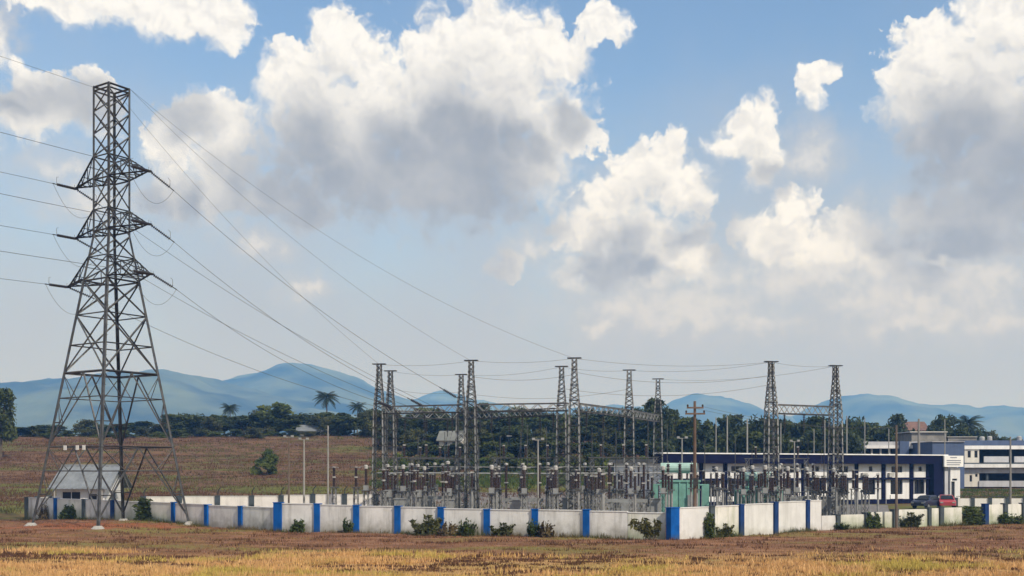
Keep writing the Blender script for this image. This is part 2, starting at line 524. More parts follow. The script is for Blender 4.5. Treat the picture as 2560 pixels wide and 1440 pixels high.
def make_ground_material():
    m = bpy.data.materials.new('dry_grass_and_soil'); m.use_nodes = True
    t = m.node_tree; N = NT(t); b = t.nodes['Principled BSDF']
    b.inputs['Roughness'].default_value = .95; b.inputs['Specular IOR Level'].default_value = .1
    P = N.n('ShaderNodeNewGeometry').outputs['Position']
    sp = N.n('ShaderNodeSeparateXYZ'); t.links.new(P, sp.inputs[0])
    S = N.vec('MULTIPLY', P, (.35, 1.0, 1.0))
    n1 = N.noise(S, .9, 6, .65)
    n2 = N.noise(S, .16, 4, .55)
    n3 = N.noise(P, 5.0, 4, .6)
    brown = N.mix(N.smooth(n1, .34, .66), (.095, .044, .027), (.28, .145, .085))
    straw = N.mix(N.smooth(n3, .3, .7), (.34, .19, .07), (.52, .33, .13))
    olive = N.mix(N.smooth(n3, .3, .7), (.13, .115, .035), (.21, .185, .055))
    c = N.mix(N.smooth(n2, .50, .64), brown, olive)
    nearf = N.smooth(N.math('ADD', sp.outputs[1], N.math('MULTIPLY_ADD', n2, 18.0, -9.0)), 48, 60, .85, .06)
    c = N.mix(nearf, c, straw)
    # hillside: reddish brown ploughed earth with green drifts
    n4 = N.noise(N.vec('MULTIPLY', P, (.05, .16, 1)), 1.0, 5, .6)
    hillc = N.mix(N.smooth(n1, .32, .68), (.082, .046, .028), (.185, .105, .062))
    hillg = N.mix(N.smooth(n1, .3, .7), (.075, .080, .022), (.15, .15, .045))
    hillc = N.mix(N.smooth(N.math('ADD', n4, N.smooth(sp.outputs[1], 125, 160, .07, -.03)), .47, .60), hillc, hillg)
    c = N.mix(N.smooth(sp.outputs[1], 96, 112), c, hillc)
    # red earth dug up round the tower footings
    d = N.vec('LENGTH', N.vec('MULTIPLY', N.vec('ADD', P, (30.5, -80.5, 0)), (.62, 1.0, 0)))
    red = N.smooth(N.math('ADD', d, N.math('MULTIPLY_ADD', N.noise(P, .5, 4, .6), 9.0, -4.5)), 2.6, 4.6, .9, 0)
    c = N.mix(red, c, (.30, .095, .04))
    t.links.new(c, b.inputs['Base Color'])
    bn = N.n('ShaderNodeBump'); bn.inputs['Strength'].default_value = .9; bn.inputs['Distance'].default_value = .15
    t.links.new(n1, bn.inputs['Height']); t.links.new(bn.outputs[0], b.inputs['Normal'])
    return m
M['ground'] = make_ground_material()

def build_ground():
    xs = np.array(sorted(set([-x for x in geo(72, 2950, 30)] + list(np.linspace(-70, 70, 260)) + geo(72, 2950, 30))))
    ys = np.array(sorted(set([-x for x in geo(10, 400, 8)] + list(np.linspace(-8, 36, 22)) + list(np.linspace(37, 112, 240)) + list(np.linspace(112.6, 215, 170)) + geo(218, 5200, 42))))
    X, Y = np.meshgrid(xs, ys)
    Z = ground_h(X, Y)
    V = np.stack([X, Y, Z], -1).reshape(-1, 3)
    w = len(xs); i = np.arange(len(ys) - 1)[:, None] * w + np.arange(w - 1)[None, :]
    Q = np.stack([i, i + 1, i + w + 1, i + w], -1).reshape(-1, 4)
    o = link('ground', np_mesh('ground', V, Q, M['ground'], True))
    tag(o, kind='structure')
build_ground()

# levelled gravel surface of the switchyard
M['gravel'] = mat('grey_gravel', (.17, .155, .145), .95, .35, 1.5, bump=.5, obj=False)
gX, gY = np.meshgrid(np.linspace(-14, 34, 40), np.linspace(84, 128, 40))
gX = gX * (gY / 100) + 1.0
gV = np.stack([gX, gY, np.maximum(ground_h(gX, gY), 0) + .05], -1).reshape(-1, 3)
gi = np.arange(39)[:, None] * 40 + np.arange(39)[None]
tag(link('gravel_yard', np_mesh('gravel_yard', gV, np.stack([gi, gi + 1, gi + 41, gi + 40], -1).reshape(-1, 4), M['gravel'], True)), kind='structure')

# ------------------------------------------------------------------ hills on the skyline
M['hill'] = mat('forested_hillside', (.008, .018, .010), .95, .3, .0045, col2=(.125, .15, .075), obj=False)
def ridge(name, pts, d, depth, label_seed, rough=22.0):
    px = np.array([p[0] for p in pts], float); py = np.array([p[1] for p in pts], float)
    xs = np.linspace(px[0], px[-1], 200)
    zt = np.interp(xs, px, py)
    k = np.ones(9) / 9
    zt = np.convolve(np.pad(zt, 4, mode='edge'), k, 'valid')
    H = CH + (HY - zt) * d / F
    u = np.linspace(-1, 1, 61)
    Xc = (xs - 1280) * d / F
    X = np.repeat(Xc[None], 61, 0)
    Y = d + u[:, None] * depth + 0 * X
    env = np.where(u < 0, (1 - np.abs(u) ** 1.35), (1 - u ** 2))[:, None]
    edge = np.minimum(1, np.minimum(xs - xs[0], xs[-1] - xs) / 60.0)[None]
    gul = 1 + .5 * fbm(X / 260.0 + label_seed, Y / 420.0, 5, 31) * (1 - env)
    Z = H[None] * env * gul * np.sqrt(edge) + rough * fbm(X / 130.0, Y / 130.0, 5, 33) * edge - 4 + (1 - env) * 6
    V = np.stack([X, Y, Z], -1).reshape(-1, 3)
    i = np.arange(60)[:, None] * 200 + np.arange(199)[None]
    Q = np.stack([i, i + 1, i + 201, i + 200], -1).reshape(-1, 4)
    tag(link(name, np_mesh(name, V, Q, M['hill'], True)), kind='structure')
ridge('hill', [(-420,1010),(-200,992),(-40,990),(30,968),(110,950),(200,945),(300,938),(400,931),(450,933),(520,944),(600,962),(700,985),(820,1008),(960,1030),(1100,1060)], 2500, 900, 1)
ridge('hill_range', [(430,1000),(540,957),(600,932),(670,924),(725,912),(775,909),(830,924),(900,945),(960,970),(1030,1000),(1110,1030),(1200,1060)], 3200, 1000, 2)
ridge('hill_range', [(960,1040),(1030,1003),(1075,983),(1110,979),(1150,988),(1220,999),(1260,1012),(1330,1024),(1450,1020),(1560,1016),(1640,1022),(1720,1040)], 4000, 1100, 3)
ridge('hill_range', [(1560,1060),(1640,1032),(1685,1002),(1735,983),(1775,985),(1850,1004),(1910,1028),(1980,1045),(2050,1060)], 3900, 900, 4)
ridge('hill_range', [(1960,1060),(2040,1024),(2100,990),(2140,982),(2200,984),(2270,1000),(2350,1014),(2420,1009),(2480,1011),(2560,1026),(2680,1040),(2900,1060)], 3600, 1000, 5)

# ------------------------------------------------------------------ air
def build_haze():
    m = bpy.data.materials.new('hazy_air'); m.use_nodes = True
    t = m.node_tree; t.nodes.clear()
    N = NT(t)
    pv = N.n('ShaderNodeVolumePrincipled')
    pv.inputs['Color'].default_value = (.15, .42, 1.0, 1)
    pv.inputs['Density'].default_value = HAZE
    pv.inputs['Absorption Color'].default_value = (1, 1, 1, 1)
    pv.inputs['Anisotropy'].default_value = 0.0
    mo = N.n('ShaderNodeOutputMaterial')
    t.links.new(pv.outputs[0], mo.inputs['Volume'])
    b = MB().box2((-3000, -450, -16), (3000, 5250, 336))
    tag(b.build('haze', m), kind='stuff')
HAZE = 4.0e-4
build_haze()

# ------------------------------------------------------------------ transmission tower
TC = Vector((-30.4, 82.0, 0.0)); TZ = .22; TH = R(11.2)
cT, sT = math.cos(TH), math.sin(TH)
LEGDIR = [Vector((-cT, -sT, 0)), Vector((sT, -cT, 0)), Vector((cT, sT, 0)), Vector((-sT, cT, 0))]   # left, near, right, far
ARM = Vector((.831, -.556, 0))
Z_TOP, Z_WAIST = 33.3, 22.1
def half_diag(z):
    if z >= Z_WAIST: return 1.36
    return 5.72 + (1.40 - 5.72) * (z - TZ) / (Z_WAIST - TZ)
def leg_pt(i, z): 
    p = LEGDIR[i % 4] * half_diag(z)
    return Vector((p.x, p.y, z))
ARMS = [(26.3, 28.0, 4.5, 4.5), (22.4, 24.0, 4.5, 4.5), (18.7, 20.4, 4.75, 5.5)]   # z low, z high, reach right, reach left

def build_tower():
    t = empty('transmission_tower', TC, 0, 'tall grey steel lattice transmission tower with three pairs of crossarms', 'tower')
    lv = [TZ - .3, 6.04, 11.6, 18.6, Z_WAIST, 26.3, Z_TOP]
    for i in range(4):
        m = MB()
        for a, b in zip(lv[:-1], lv[1:]):
            p, q = leg_pt(i, a), leg_pt(i, b)
            m.angle(p, q, .19 if b < 20 else .15, .045, -LEGDIR[i])
        m.build('leg', M['steel_dark'] if i == 3 else M['steel'], t)  # far leg in darker steel: its shadow side is put into the colour
        f = MB()
        b = leg_pt(i, TZ)
        f.lathe([(.5, -.6), (.5, .04), (.32, .2), (.26, .26)], (b.x, b.y, 0), 12)
        f.build('footing', M['concrete'], t, (0, 0, TZ - .12))
    def member(name, p, q, w, k):
        i = Vector((0, 0, 0)) - (Vector(p) + Vector(q)) / 2; i.z = 0
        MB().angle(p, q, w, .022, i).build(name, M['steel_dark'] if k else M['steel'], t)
    panels = [11.6, 16.0, 18.6, 20.4, Z_WAIST, 24.1, 26.3, 28.0, 29.7, 31.4, 33.0]
    for a, b in zip(panels[:-1], panels[1:]):
        w = .11 if a < 18 else .085
        for i in range(4):
            member('brace', leg_pt(i, a), leg_pt(i + 1, b), w, (i + 1) % 3 == 0)
            member('brace', leg_pt(i + 1, a), leg_pt(i, b), w, (i + 1) % 3 == 0)
    for z, w in ((6.04, .07), (11.6, .13), (13.7, .07), (16.0, .07), (18.6, .10), (20.4, .07), (22.4, .10), (24.0, .07), (26.3, .10), (28.0, .08), (33.0, .10), (33.3, .12)):
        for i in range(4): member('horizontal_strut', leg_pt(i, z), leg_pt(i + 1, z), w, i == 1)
    # K bracing of the two bottom panels with its secondary members
    for (zt, zb) in ((11.6, 6.04), (6.04, .75)):
        for i in range(4):
            A, B = leg_pt(i, zt), leg_pt(i + 1, zt)
            mid = (A + B) / 2
            for j in (i, i + 1):
                foot = leg_pt(j, zb)
                member('brace', mid, foot, .10, i == 2)
                for f in (.34, .67):
                    k = mid.lerp(foot, f)
                    member('secondary_brace', k, leg_pt(j, k.z), .055, 0)
                    k2 = mid.lerp(foot, f)
                    member('secondary_brace', k2, leg_pt(j, k.z + (zt - zb) * .33), .05, 0)
            ka, kb = mid.lerp(leg_pt(i, zb), .34), mid.lerp(leg_pt(i + 1, zb), .34)
            member('secondary_brace', ka, kb, .055, 0)
    # diaphragms
    for z in (11.6, 22.4, 33.3):
        member('diaphragm_strut', leg_pt(0, z), leg_pt(2, z), .07, 1); member('diaphragm_strut', leg_pt(1, z - .12), leg_pt(3, z - .12), .07, 1)
    # crossarms
    for zl, zu, rr, rl in ARMS:
        for side, reach, (i, j) in ((1, rr, (1, 2)), (-1, rl, (0, 3))):
            tip = ARM * side * reach + Vector((0, 0, zl))
            m = MB()
            lo = [leg_pt(i, zl), leg_pt(j, zl)]; hi = [leg_pt(i, zu), leg_pt(j, zu)]
            for a, b in zip(lo, hi):
                m.angle(a, tip, .12, .025, (0, 0, 1)); m.angle(b, tip, .10, .025, (0, 0, -1))
                for f, g_ in ((.3, .3), (.62, .62)):
                    m.bar(a.lerp(tip, f), b.lerp(tip, g_), .05)
                m.bar(a.lerp(tip, .3), b, .05); m.bar(a.lerp(tip, .62), b.lerp(tip, .3), .05)
            for f in (.3, .62): m.bar(lo[0].lerp(tip, f), lo[1].lerp(tip, f), .06); m.bar(hi[0].lerp(tip, f), hi[1].lerp(tip, f), .05)
            m.bar(lo[0], lo[1].lerp(tip, .3), .05); m.bar(lo[0].lerp(tip, .3), lo[1].lerp(tip, .62), .05)
            m.box(tip, (.28, .28, .12))
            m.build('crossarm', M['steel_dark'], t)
    # step bolts on the near leg, danger plates
    m = MB()
    for k in range(40):
        p = leg_pt(1, 3 + k * .75); m.bar(p, p + Vector((.22, .02, 0)), .025)
    tag(m.build('step_bolts', M['steel'], t), kind='stuff')
    for f_ in (.35, .58, .70):
        p = leg_pt(0, 5.95).lerp(leg_pt(1, 5.95), f_)
        MB().box(p + Vector((0, -.08, 0)), (.34, .03, .34), math.atan2(LEGDIR[1].y - LEGDIR[0].y, LEGDIR[1].x - LEGDIR[0].x)).build('warning_plate', M['sign'], t)
    return t
tower = build_tower()

def insulator_string(p, d, n=11, group='tension strings on the lattice tower', label='dark tension insulator string pulled taut from a tower crossarm tip', w=.115, horn=True):
    """string of discs from p along unit vector d; returns its far end"""
    d = Vector(d).normalized()
    t = empty('insulator_string', p, 0, label, 'insulator', group)
    t.rotation_euler = d.to_track_quat('Z', 'Y').to_euler()
    prof = []
    z = .16
    for k in range(n):
        prof += [(.035, z), (w, z + .03), (w * .95, z + .06), (.04, z + .085)]; z += .146
    MB().lathe(prof, n=8).build('disc_stack', M['disc'], t)
    MB().tube([(0, 0, 0), (0, 0, .17)], .03, 6).build('shackle', M['steel_dark'], t)
    MB().tube([(0, 0, z - .06), (0, 0, z + .35)], [.03, .045], 6).build('tension_clamp', M['steel_dark'], t)
    if horn:
        inv = d.to_track_quat('Z', 'Y').inverted()
        up = inv @ Vector((0, 0, 1))
        h = MB()
        h.tube([(0, 0, .1), Vector((0, 0, .1)) + up * .3], .014, 5)
        h.tube([(0, 0, z), Vector((0, 0, z)) + up * .55, Vector((0, 0, z - .18)) + up * .6], .016, 5)
        h.build('arcing_horn', M['steel'], t)
    return p + d * (z + .32)

def catenary(p, q, sag, n=28):
    p, q = Vector(p), Vector(q)
    return [p.lerp(q, i / n) - Vector((0, 0, sag * 4 * (i / n) * (1 - i / n))) for i in range(n + 1)]

def wire(name, pts, r, label, group=None, cat='wire'):
    o = MB().tube(pts, r, 5).build(name, M['wire'])
    return tag(o, label, cat, group)

# gantry columns: (photo x, photo row of top) and the distance that gives a 13.5 m column
COLS = {'A1': (948, 911), 'A2': (976, 928), 'B1': (1178, 902), 'B2': (1153, 937), 'C1': (1436, 896), 'C2': (1404, 917),
        'D1': (1573, 926), 'D2': (1645, 948), 'E1': (1928, 905), 'E2': (2089, 915)}
GH = 13.5; GB = 9.5
GP = {}
for k, (x, y) in COLS.items():
    d = (GH - CH) * F / (HY - y)
    GP[k] = Vector((wx(x, d), d, 0))

def build_column():
    t = empty('gantry_column')
    def hw(z): return np.interp(z, [0, GB, GH - 1.1, GH], [.56, .44, .22, .20])
    for sx in (-1, 1):
        for sy in (-1, 1):
            m = MB(); zz = [0, GB, GH - 1.1, GH]
            for a, b in zip(zz[:-1], zz[1:]):
                m.angle((sx*hw(a), sy*hw(a), a), (sx*hw(b), sy*hw(b), b), .10, .022, (-sx, -sy, 0))
            m.build('leg', M['steel_pale'], t)
    zs = list(np.linspace(.3, GB, 13)) + list(np.linspace(GB + .55, GH - .1, 9))
    for f in range(4):
        m = MB()
        ax = [(-1, -1), (1, -1), (1, 1), (-1, 1)]
        (x0, y0), (x1, y1) = ax[f], ax[(f + 1) % 4]
        for k, (a, b) in enumerate(zip(zs[:-1], zs[1:])):
            p = (x0*hw(a), y0*hw(a), a); q = (x1*hw(b), y1*hw(b), b)
            p2 = (x1*hw(a), y1*hw(a), a); q2 = (x0*hw(b), y0*hw(b), b)
            m.bar(p, q, .045); m.bar(p2, q2, .045)
            if k % 3 == 0: m.bar(q2, q, .05)
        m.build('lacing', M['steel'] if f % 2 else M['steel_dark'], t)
    MB().box((0, 0, GH + .03), (1.15, .5, .07)).build('cap_plate', M['steel_dark'], t)
    MB().box((0, 0, .12), (1.5, 1.5, .25)).build('footing', M['concrete'], t)
    return t
col0 = build_column()
first = True
COLLAB = {'A1': 'outer front gantry column beside the light poles, ladder-like steel lattice', 'A2': 'rear gantry column just behind the outer front column by the light poles',
 'B1': 'tall front gantry column where the middle earth wire lands', 'B2': 'shorter rear gantry column close behind the front column with the wide cap',
 'C1': 'tallest-looking front gantry column carrying the farthest earth wire', 'C2': 'rear gantry column close beside the tallest front column',
 'D1': 'gantry column at the end of the long lattice beam before the transformers', 'D2': 'gantry column standing before the tall round tree beside the green transformer',
 'E1': 'gantry column holding the short beam in front of the navy-fascia building', 'E2': 'last gantry column of the short beam, behind the low white wall'}
for k, p in GP.items():
    o = col0 if first else copy_tree(col0)
    first = False
    o.location = (p.x, p.y, 0); o.rotation_euler = (0, 0, R({'E1': 12, 'E2': 12}.get(k, -8)))
    tag(o, COLLAB[k], 'gantry column', 'lattice columns of the switchyard gantries')

def beam(a, b, label, z=GB, s=.62):
    a, b = Vector((a.x, a.y, z)), Vector((b.x, b.y, z))
    d = (b - a); L = d.length; d.normalize()
    a = a + d * .5; L -= 1.0
    t = empty('gantry_beam', (a.x, a.y, z), math.atan2(d.y, d.x), label, 'beam', 'lattice beams of the switchyard gantries')
    h = s / 2
    for sy in (-h, h):
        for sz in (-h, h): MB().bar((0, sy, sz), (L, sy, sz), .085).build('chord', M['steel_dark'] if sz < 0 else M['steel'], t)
    n = max(4, int(L / .62)); xs = np.linspace(0, L, n + 1)
    for (p0, p1) in (((-h, -h), (-h, h)), ((h, -h), (h, h)), ((-h, h), (h, h)), ((-h, -h), (h, -h))):
        m = MB()
        for k in range(n):
            u, v = (p0, p1) if k % 2 else (p1, p0)
            m.bar((xs[k], *u), (xs[k+1], *v), .045)
        m.build('lacing', M['steel_pale'], t)
    return t
beam(GP['A1'], GP['B1'], 'front lattice beam from the outer column to the wide-capped column')
beam(GP['B1'], GP['C1'], 'front lattice beam up to the tallest-looking column')
beam(GP['C1'], GP['D1'], 'lattice beam from the tallest-looking column towards the transformers')
beam(GP['A2'], GP['B2'], 'rear lattice beam behind the outermost front beam')
beam(GP['B2'], GP['C2'], 'rear lattice beam behind the middle front beam')
beam(GP['D1'], GP['D2'], 'rear lattice beam running back to the column before the round tree')
beam(GP['E1'], GP['E2'], 'short lattice beam in front of the navy fascia building', s=.75)

# line conductors
LIN = Vector((-.47, -.88, .02)).normalized()
JL = []
ends_r = [Vector((GP['B1'].x - 1.2, GP['B1'].y + .4, GB + .9)), GP['A1'].lerp(GP['B1'], .5) + Vector((0, 0, GB + .2)), GP['A1'].lerp(GP['B1'], .14) + Vector((0, 0, GB + .2))]
ends_l = [GP['A2'].lerp(GP['B2'], .82) + Vector((0, 0, GB + .2)), GP['A2'].lerp(GP['B2'], .5) + Vector((0, 0, GB + .2)), GP['A2'].lerp(GP['B2'], .14) + Vector((0, 0, GB + .2))]
nm = ['top', 'middle', 'bottom']
for a, (zl, zu, rr, rl) in enumerate(ARMS):
    for side, reach, ends, sn in ((1, rr, ends_r, 'switchyard side'), (-1, rl, ends_l, 'far side')):
        tip = TC + ARM * side * reach + Vector((0, 0, zl))
        # incoming span
        e1 = insulator_string(tip, LIN + Vector((0, 0, -.05)))
        far = tip + LIN * 170 + Vector((0, 0, 1.0))
        wire('line_conductor', catenary(e1, far, 3.2, 40), .017, f'incoming overhead conductor ending at the {nm[a]} crossarm tip, {sn} of the tower', 'incoming conductors of the tower')
        # outgoing span down to the gantry
        g0 = ends[a]
        d = (g0 - tip).normalized()
        e2 = insulator_string(tip, d + Vector((0, 0, -.06)))
        g1 = insulator_string(g0, -d + Vector((0, 0, -.10)), 9, 'tension strings on the gantry beams', 'dark tension insulator string hooked to a gantry beam', .13, False)
        wire('line_conductor', catenary(e2, g1, .9), .017, f'conductor slanting down from the {nm[a]} crossarm tip, {sn} of the tower, to the gantry', 'conductors from tower to gantry')
        # jumper loop under the arm
        p, q = e1, e2
        pts = [p.lerp(q, i / 16) - Vector((0, 0, 1.75 * (1 - (2 * i / 16 - 1) ** 2))) for i in range(17)]
        wire('jumper_loop', pts, .013, f'slack jumper loop hanging below the {nm[a]} crossarm tip, {sn} of the tower', 'jumper loops under the crossarms', 'cable')
top = [TC + leg_pt(i, Z_TOP) for i in range(4)]
wire('earth_wire', catenary(top[0], top[0] + LIN * 170 + Vector((0, 0, 1)), 3.0, 40), .012, 'thin incoming earth wire ending at the flat tower top', None)
for k, pt, sg, lb in (('C1', top[2], 2.2, 'longest thin earth wire from the tower top to the tallest-looking column'), ('B1', top[2], 1.6, 'thin earth wire from the tower top to the wide-capped column'), ('A1', top[1], 1.2, 'steepest thin earth wire from the tower top to the outer column')):
    wire('earth_wire', catenary(pt, GP[k] + Vector((0, 0, GH)), sg, 36), .010, lb, 'earth wires fanning out from the tower top')
spans = [('A1', 'B1'), ('B1', 'C1'), ('C1', 'E1'), ('E1', 'E2'), ('A2', 'B2'), ('B2', 'C2'), ('C2', 'D1'), ('D1', 'E1'), ('D2', 'E2')]
for a, b in spans:
    L = (GP[a] - GP[b]).length
    wire('shield_wire', catenary(GP[a] + Vector((0, 0, GH)), GP[b] + Vector((0, 0, GH)), L * .028), .011, 'thin wire slung between the tops of two gantry columns', 'wires between gantry column tops')
for a, b, z in (('B1', 'C1', 12.2), ('C1', 'E1', 12.4), ('A2', 'B2', 11.9), ('C2', 'E1', 11.6), ('B2', 'D1', 11.8)):
    L = (GP[a] - GP[b]).length
    wire('bus_conductor', catenary(GP[a] + Vector((0, .2, z)), GP[b] + Vector((0, .2, z)), L * .045), .012, 'bus conductor sagging between gantry columns below their tops', 'bus conductors between gantry columns')

# ------------------------------------------------------------------ switchyard apparatus
def stand(t, h, w=.34, lattice=True, x=0.0):
    if lattice:
        for sx in (-1, 1):
            for sy in (-1, 1): MB().bar((x + sx*w/2, sy*w/2, 0), (x + sx*w/2*.85, sy*w/2*.85, h), .06).build('leg', M['steel_pale'], t)
        m = MB(); zs = np.linspace(.1, h, 5)
        for a, b in zip(zs[:-1], zs[1:]):
            for (u, v) in (((-1, -1), (1, -1)), ((1, -1), (1, 1)), ((1, 1), (-1, 1)), ((-1, 1), (-1, -1))):
                m.bar((x + u[0]*w*.46, u[1]*w*.46, a), (x + v[0]*w*.46, v[1]*w*.46, b), .03)
        m.build('lacing', M['steel'], t)
    else:
        MB().tube([(x, 0, 0), (x, 0, h)], .09, 8).build('post', M['steel_pale'], t)
    MB().box((x, 0, h + .04), (w + .22, w + .22, .08)).build('top_plate', M['steel'], t)
def insulator(t, x, z, h, r=.16, y=0.0, name='insulator', mt='porcelain'):
    n = max(5, int(h / .115)); prof = []
    for k in range(n):
        a = z + h * k / n; s = h / n
        prof += [(r * .55, a), (r, a + s * .35), (r * .95, a + s * .55), (r * .55, a + s * .98)]
    return MB().lathe(prof, (x, y, 0), 8).build(name, M[mt], t)

def proto_ct():
    t = empty('current_transformer')
    stand(t, 2.35, .42)
    MB().box((0, 0, 2.62), (.38, .38, .42)).build('base_tank', M['equip'], t)
    insulator(t, 0, 2.85, 1.4, .145)
    MB().lathe([(.12, 4.18), (.155, 4.24), (.165, 4.46), (.13, 4.53), (.05, 4.55)], n=10).build('head', M['cap'], t)
    MB().bar((-.5, 0, 4.38), (.5, 0, 4.38), .05).build('terminal', M['steel_pale'], t)
    return t
def proto_stack():
    t = empty('lightning_arrester')
    stand(t, 2.5, .36)
    insulator(t, 0, 2.62, .72, .14); insulator(t, 0, 3.46, .72, .14)
    MB().lathe([(.15, 3.34), (.15, 3.46)], n=8).build('flange', M['cap'], t)
    MB().lathe([(.12, 4.18), (.12, 4.28)], n=8).build('cap', M['cap'], t)
    m = MB(); pts = [(math.cos(a) * .38, math.sin(a) * .38, 4.22) for a in np.linspace(0, 2 * math.pi, 17)]
    m.tube(pts, .028, 5, False); m.bar((-.38, 0, 4.22), (.38, 0, 4.22), .03)
    m.build('grading_ring', M['steel_pale'], t)
    return t
def proto_isolator():
    t = empty('isolator_switch')
    for x in (-1.0, 1.0): stand(t, 2.3, .32, True, x)
    MB().bar((-1.35, -.12, 2.46), (1.35, -.12, 2.46), .10, .14).build('base_channel', M['steel'], t)
    MB().bar((-1.35, .12, 2.46), (1.35, .12, 2.46), .10, .14).build('base_channel', M['steel'], t)
    for x in (-1.0, 0, 1.0): insulator(t, x, 2.55, 1.15, .11)
    MB().tube([(-1.0, 0, 3.78), (0, 0, 3.82), (1.0, 0, 3.78)], .04, 6).build('blade', M['steel_pale'], t)
    for x in (-1.0, 1.0): MB().box((x, 0, 3.78), (.3, .2, .14)).build('contact', M['cap'], t)
    MB().tube([(1.0, .28, .9), (1.0, .28, 2.4)], .025, 5).build('operating_rod', M['steel_pale'], t)
    MB().box((1.0, .3, .95), (.3, .22, .42)).build('drive_box', M['equip'], t)
    return t
def proto_breaker():
    t = empty('circuit_breaker')
    for x in (-1.4, 1.4): MB().bar((x, 0, 0), (x, 0, 1.7), .16).build('leg', M['steel_pale'], t)
    MB().box((0, 0, 1.75), (3.4, .34, .28)).build('base_beam', M['equip'], t)
    MB().box((0, -.3, 1.15), (.8, .45, .95)).build('mechanism_box', M['equip'], t)
    for x in (-1.4, 0, 1.4):
        insulator(t, x, 1.9, 1.25, .115, name='support_insulator'); insulator(t, x, 3.22, 1.45, .14, name='interrupter')
        MB().lathe([(.15, 4.66), (.15, 4.78), (.06, 4.83)], (x, 0, 0), 8).build('cap', M['cap'], t)
        MB().box((x, 0, 3.18), (.34, .2, .1)).build('terminal', M['cap'], t)
    return t
def proto_cvt():
    t = empty('voltage_transformer')
    stand(t, 2.0, .4, False)
    MB().box((0, 0, 2.4), (.56, .56, .6)).build('base_tank', M['equip'], t)
    insulator(t, 0, 2.7, 1.9, .12)
    MB().lathe([(.16, 4.6), (.18, 4.78), (.06, 4.84)], n=8).build('cap', M['cap'], t)
    return t
def proto_busp():
    t = empty('bus_post_insulator')
    stand(t, 2.7, .28, False)
    insulator(t, 0, 2.8, 1.1, .12)
    MB().box((0, 0, 3.96), (.22, .22, .12)).build('clamp', M['cap'], t)
    return t
def proto_kiosk():
    t = empty('marshalling_kiosk')
    MB().box((0, 0, .12), (1.0, .6, .24)).build('plinth', M['concrete'], t)
    MB().box((0, 0, 1.05), (.9, .5, 1.6)).build('cabinet', M['equip'], t)
    MB().box((0, 0, 1.9), (1.04, .62, .08)).build('rain_hood', M['equip'], t)
    for x in (-.22, .22): MB().box((x, -.262, 1.05), (.41, .02, 1.45)).build('door', M['equip'], t)
    return t
PR = {'ct': proto_ct(), 'la': proto_stack(), 'iso': proto_isolator(), 'cb': proto_breaker(), 'cvt': proto_cvt(), 'bp': proto_busp(), 'kiosk': proto_kiosk()}
PL = {'ct': ('brown drum-headed current transformer', 'current transformer'),
      'la': ('ringed two-tier brown arrester', 'lightning arrester'),
      'iso': ('three-post isolator with pale blade', 'isolator'),
      'cb': ('tall dark three-pole circuit breaker', 'circuit breaker'),
      'cvt': ('tall slim brown voltage transformer', 'voltage transformer'),
      'bp': ('slim brown bus post insulator', 'post insulator'),
      'kiosk': ('pale marshalling kiosk with rain hood', 'cabinet')}
used = set()
def put(kind, x, y, rz=0.0, s=1.0, where='in the switchyard'):
    o = PR[kind] if kind not in used else copy_tree(PR[kind])
    used.add(kind)
    o.location = (x, y, .06); o.rotation_euler = (0, 0, rz); o.scale = (s, s, s)
    lb, ct = PL[kind]
    tag(o, f'{lb} {where}', ct, f'{ct}s {where}')
    return o
ROT = R(-8)
tops = {}
ORD = ['first', 'second', 'third', 'fourth', 'fifth', 'sixth', 'seventh', 'eighth', 'ninth']
def bay(xc, y0, kinds, place, pitch=2.5):
    for ri, (kind, dy) in enumerate(kinds):
        where = f'in the {ORD[ri]} row {place}'
        if kind == 'cb':
            for k in (-1, 0, 1): tops.setdefault((place, k), []).append(Vector((xc + 1.4 * k * math.cos(ROT), y0 + dy + 1.4 * k * math.sin(ROT), 4.9)))
            put(kind, xc, y0 + dy, ROT + rng.uniform(-.02, .02), 1, where)
            continue
        zc = {'ct': 4.4, 'la': 4.25, 'iso': 3.8, 'cvt': 4.8, 'bp': 4.0, 'cb': 4.85}[kind]
        for k in (-1, 0, 1):
            tops.setdefault((place, k), []).append(Vector((xc + k * pitch * math.cos(ROT), y0 + dy + k * pitch * math.sin(ROT), zc + .06)))
        for k in (-1, 0, 1):
            x = xc + k * pitch * math.cos(ROT) + rng.uniform(-.05, .05); y = y0 + dy + k * pitch * math.sin(ROT)
            put(kind, x, y, (ROT + R(90) if kind == 'iso' else ROT) + rng.uniform(-.03, .03), rng.uniform(.97, 1.03), where)
W1, W2, W3, W4, W5 = 'under the outer front beam', 'under the middle front beam', 'under the beam towards the transformers', 'before the navy fascia building', 'under the short beam'
bay(-7.6, 84.5, [('la', 0), ('cvt', 2.6), ('iso', 5.5), ('ct', 9), ('cb', 12.3), ('iso', 16), ('bp', 19), ('cvt', 21.5)], W1)
bay(.9, 82.8, [('ct', 0), ('iso', 3.5), ('cb', 7.0), ('bp', 10.5), ('iso', 13.5), ('la', 17), ('cvt', 20)], W2)
bay(9.3, 81.2, [('bp', 0), ('ct', 3.0), ('cb', 6.5), ('iso', 10), ('la', 13), ('iso', 17), ('cvt', 20)], W3)
bay(19.5, 97, [('la', 0), ('iso', 3.2), ('ct', 6.4), ('bp', 9.0)], W4, 2.3)
bay(25.6, 91, [('iso', 0), ('ct', 3.0), ('cb', 6.0), ('bp', 9.0)], W5, 2.3)
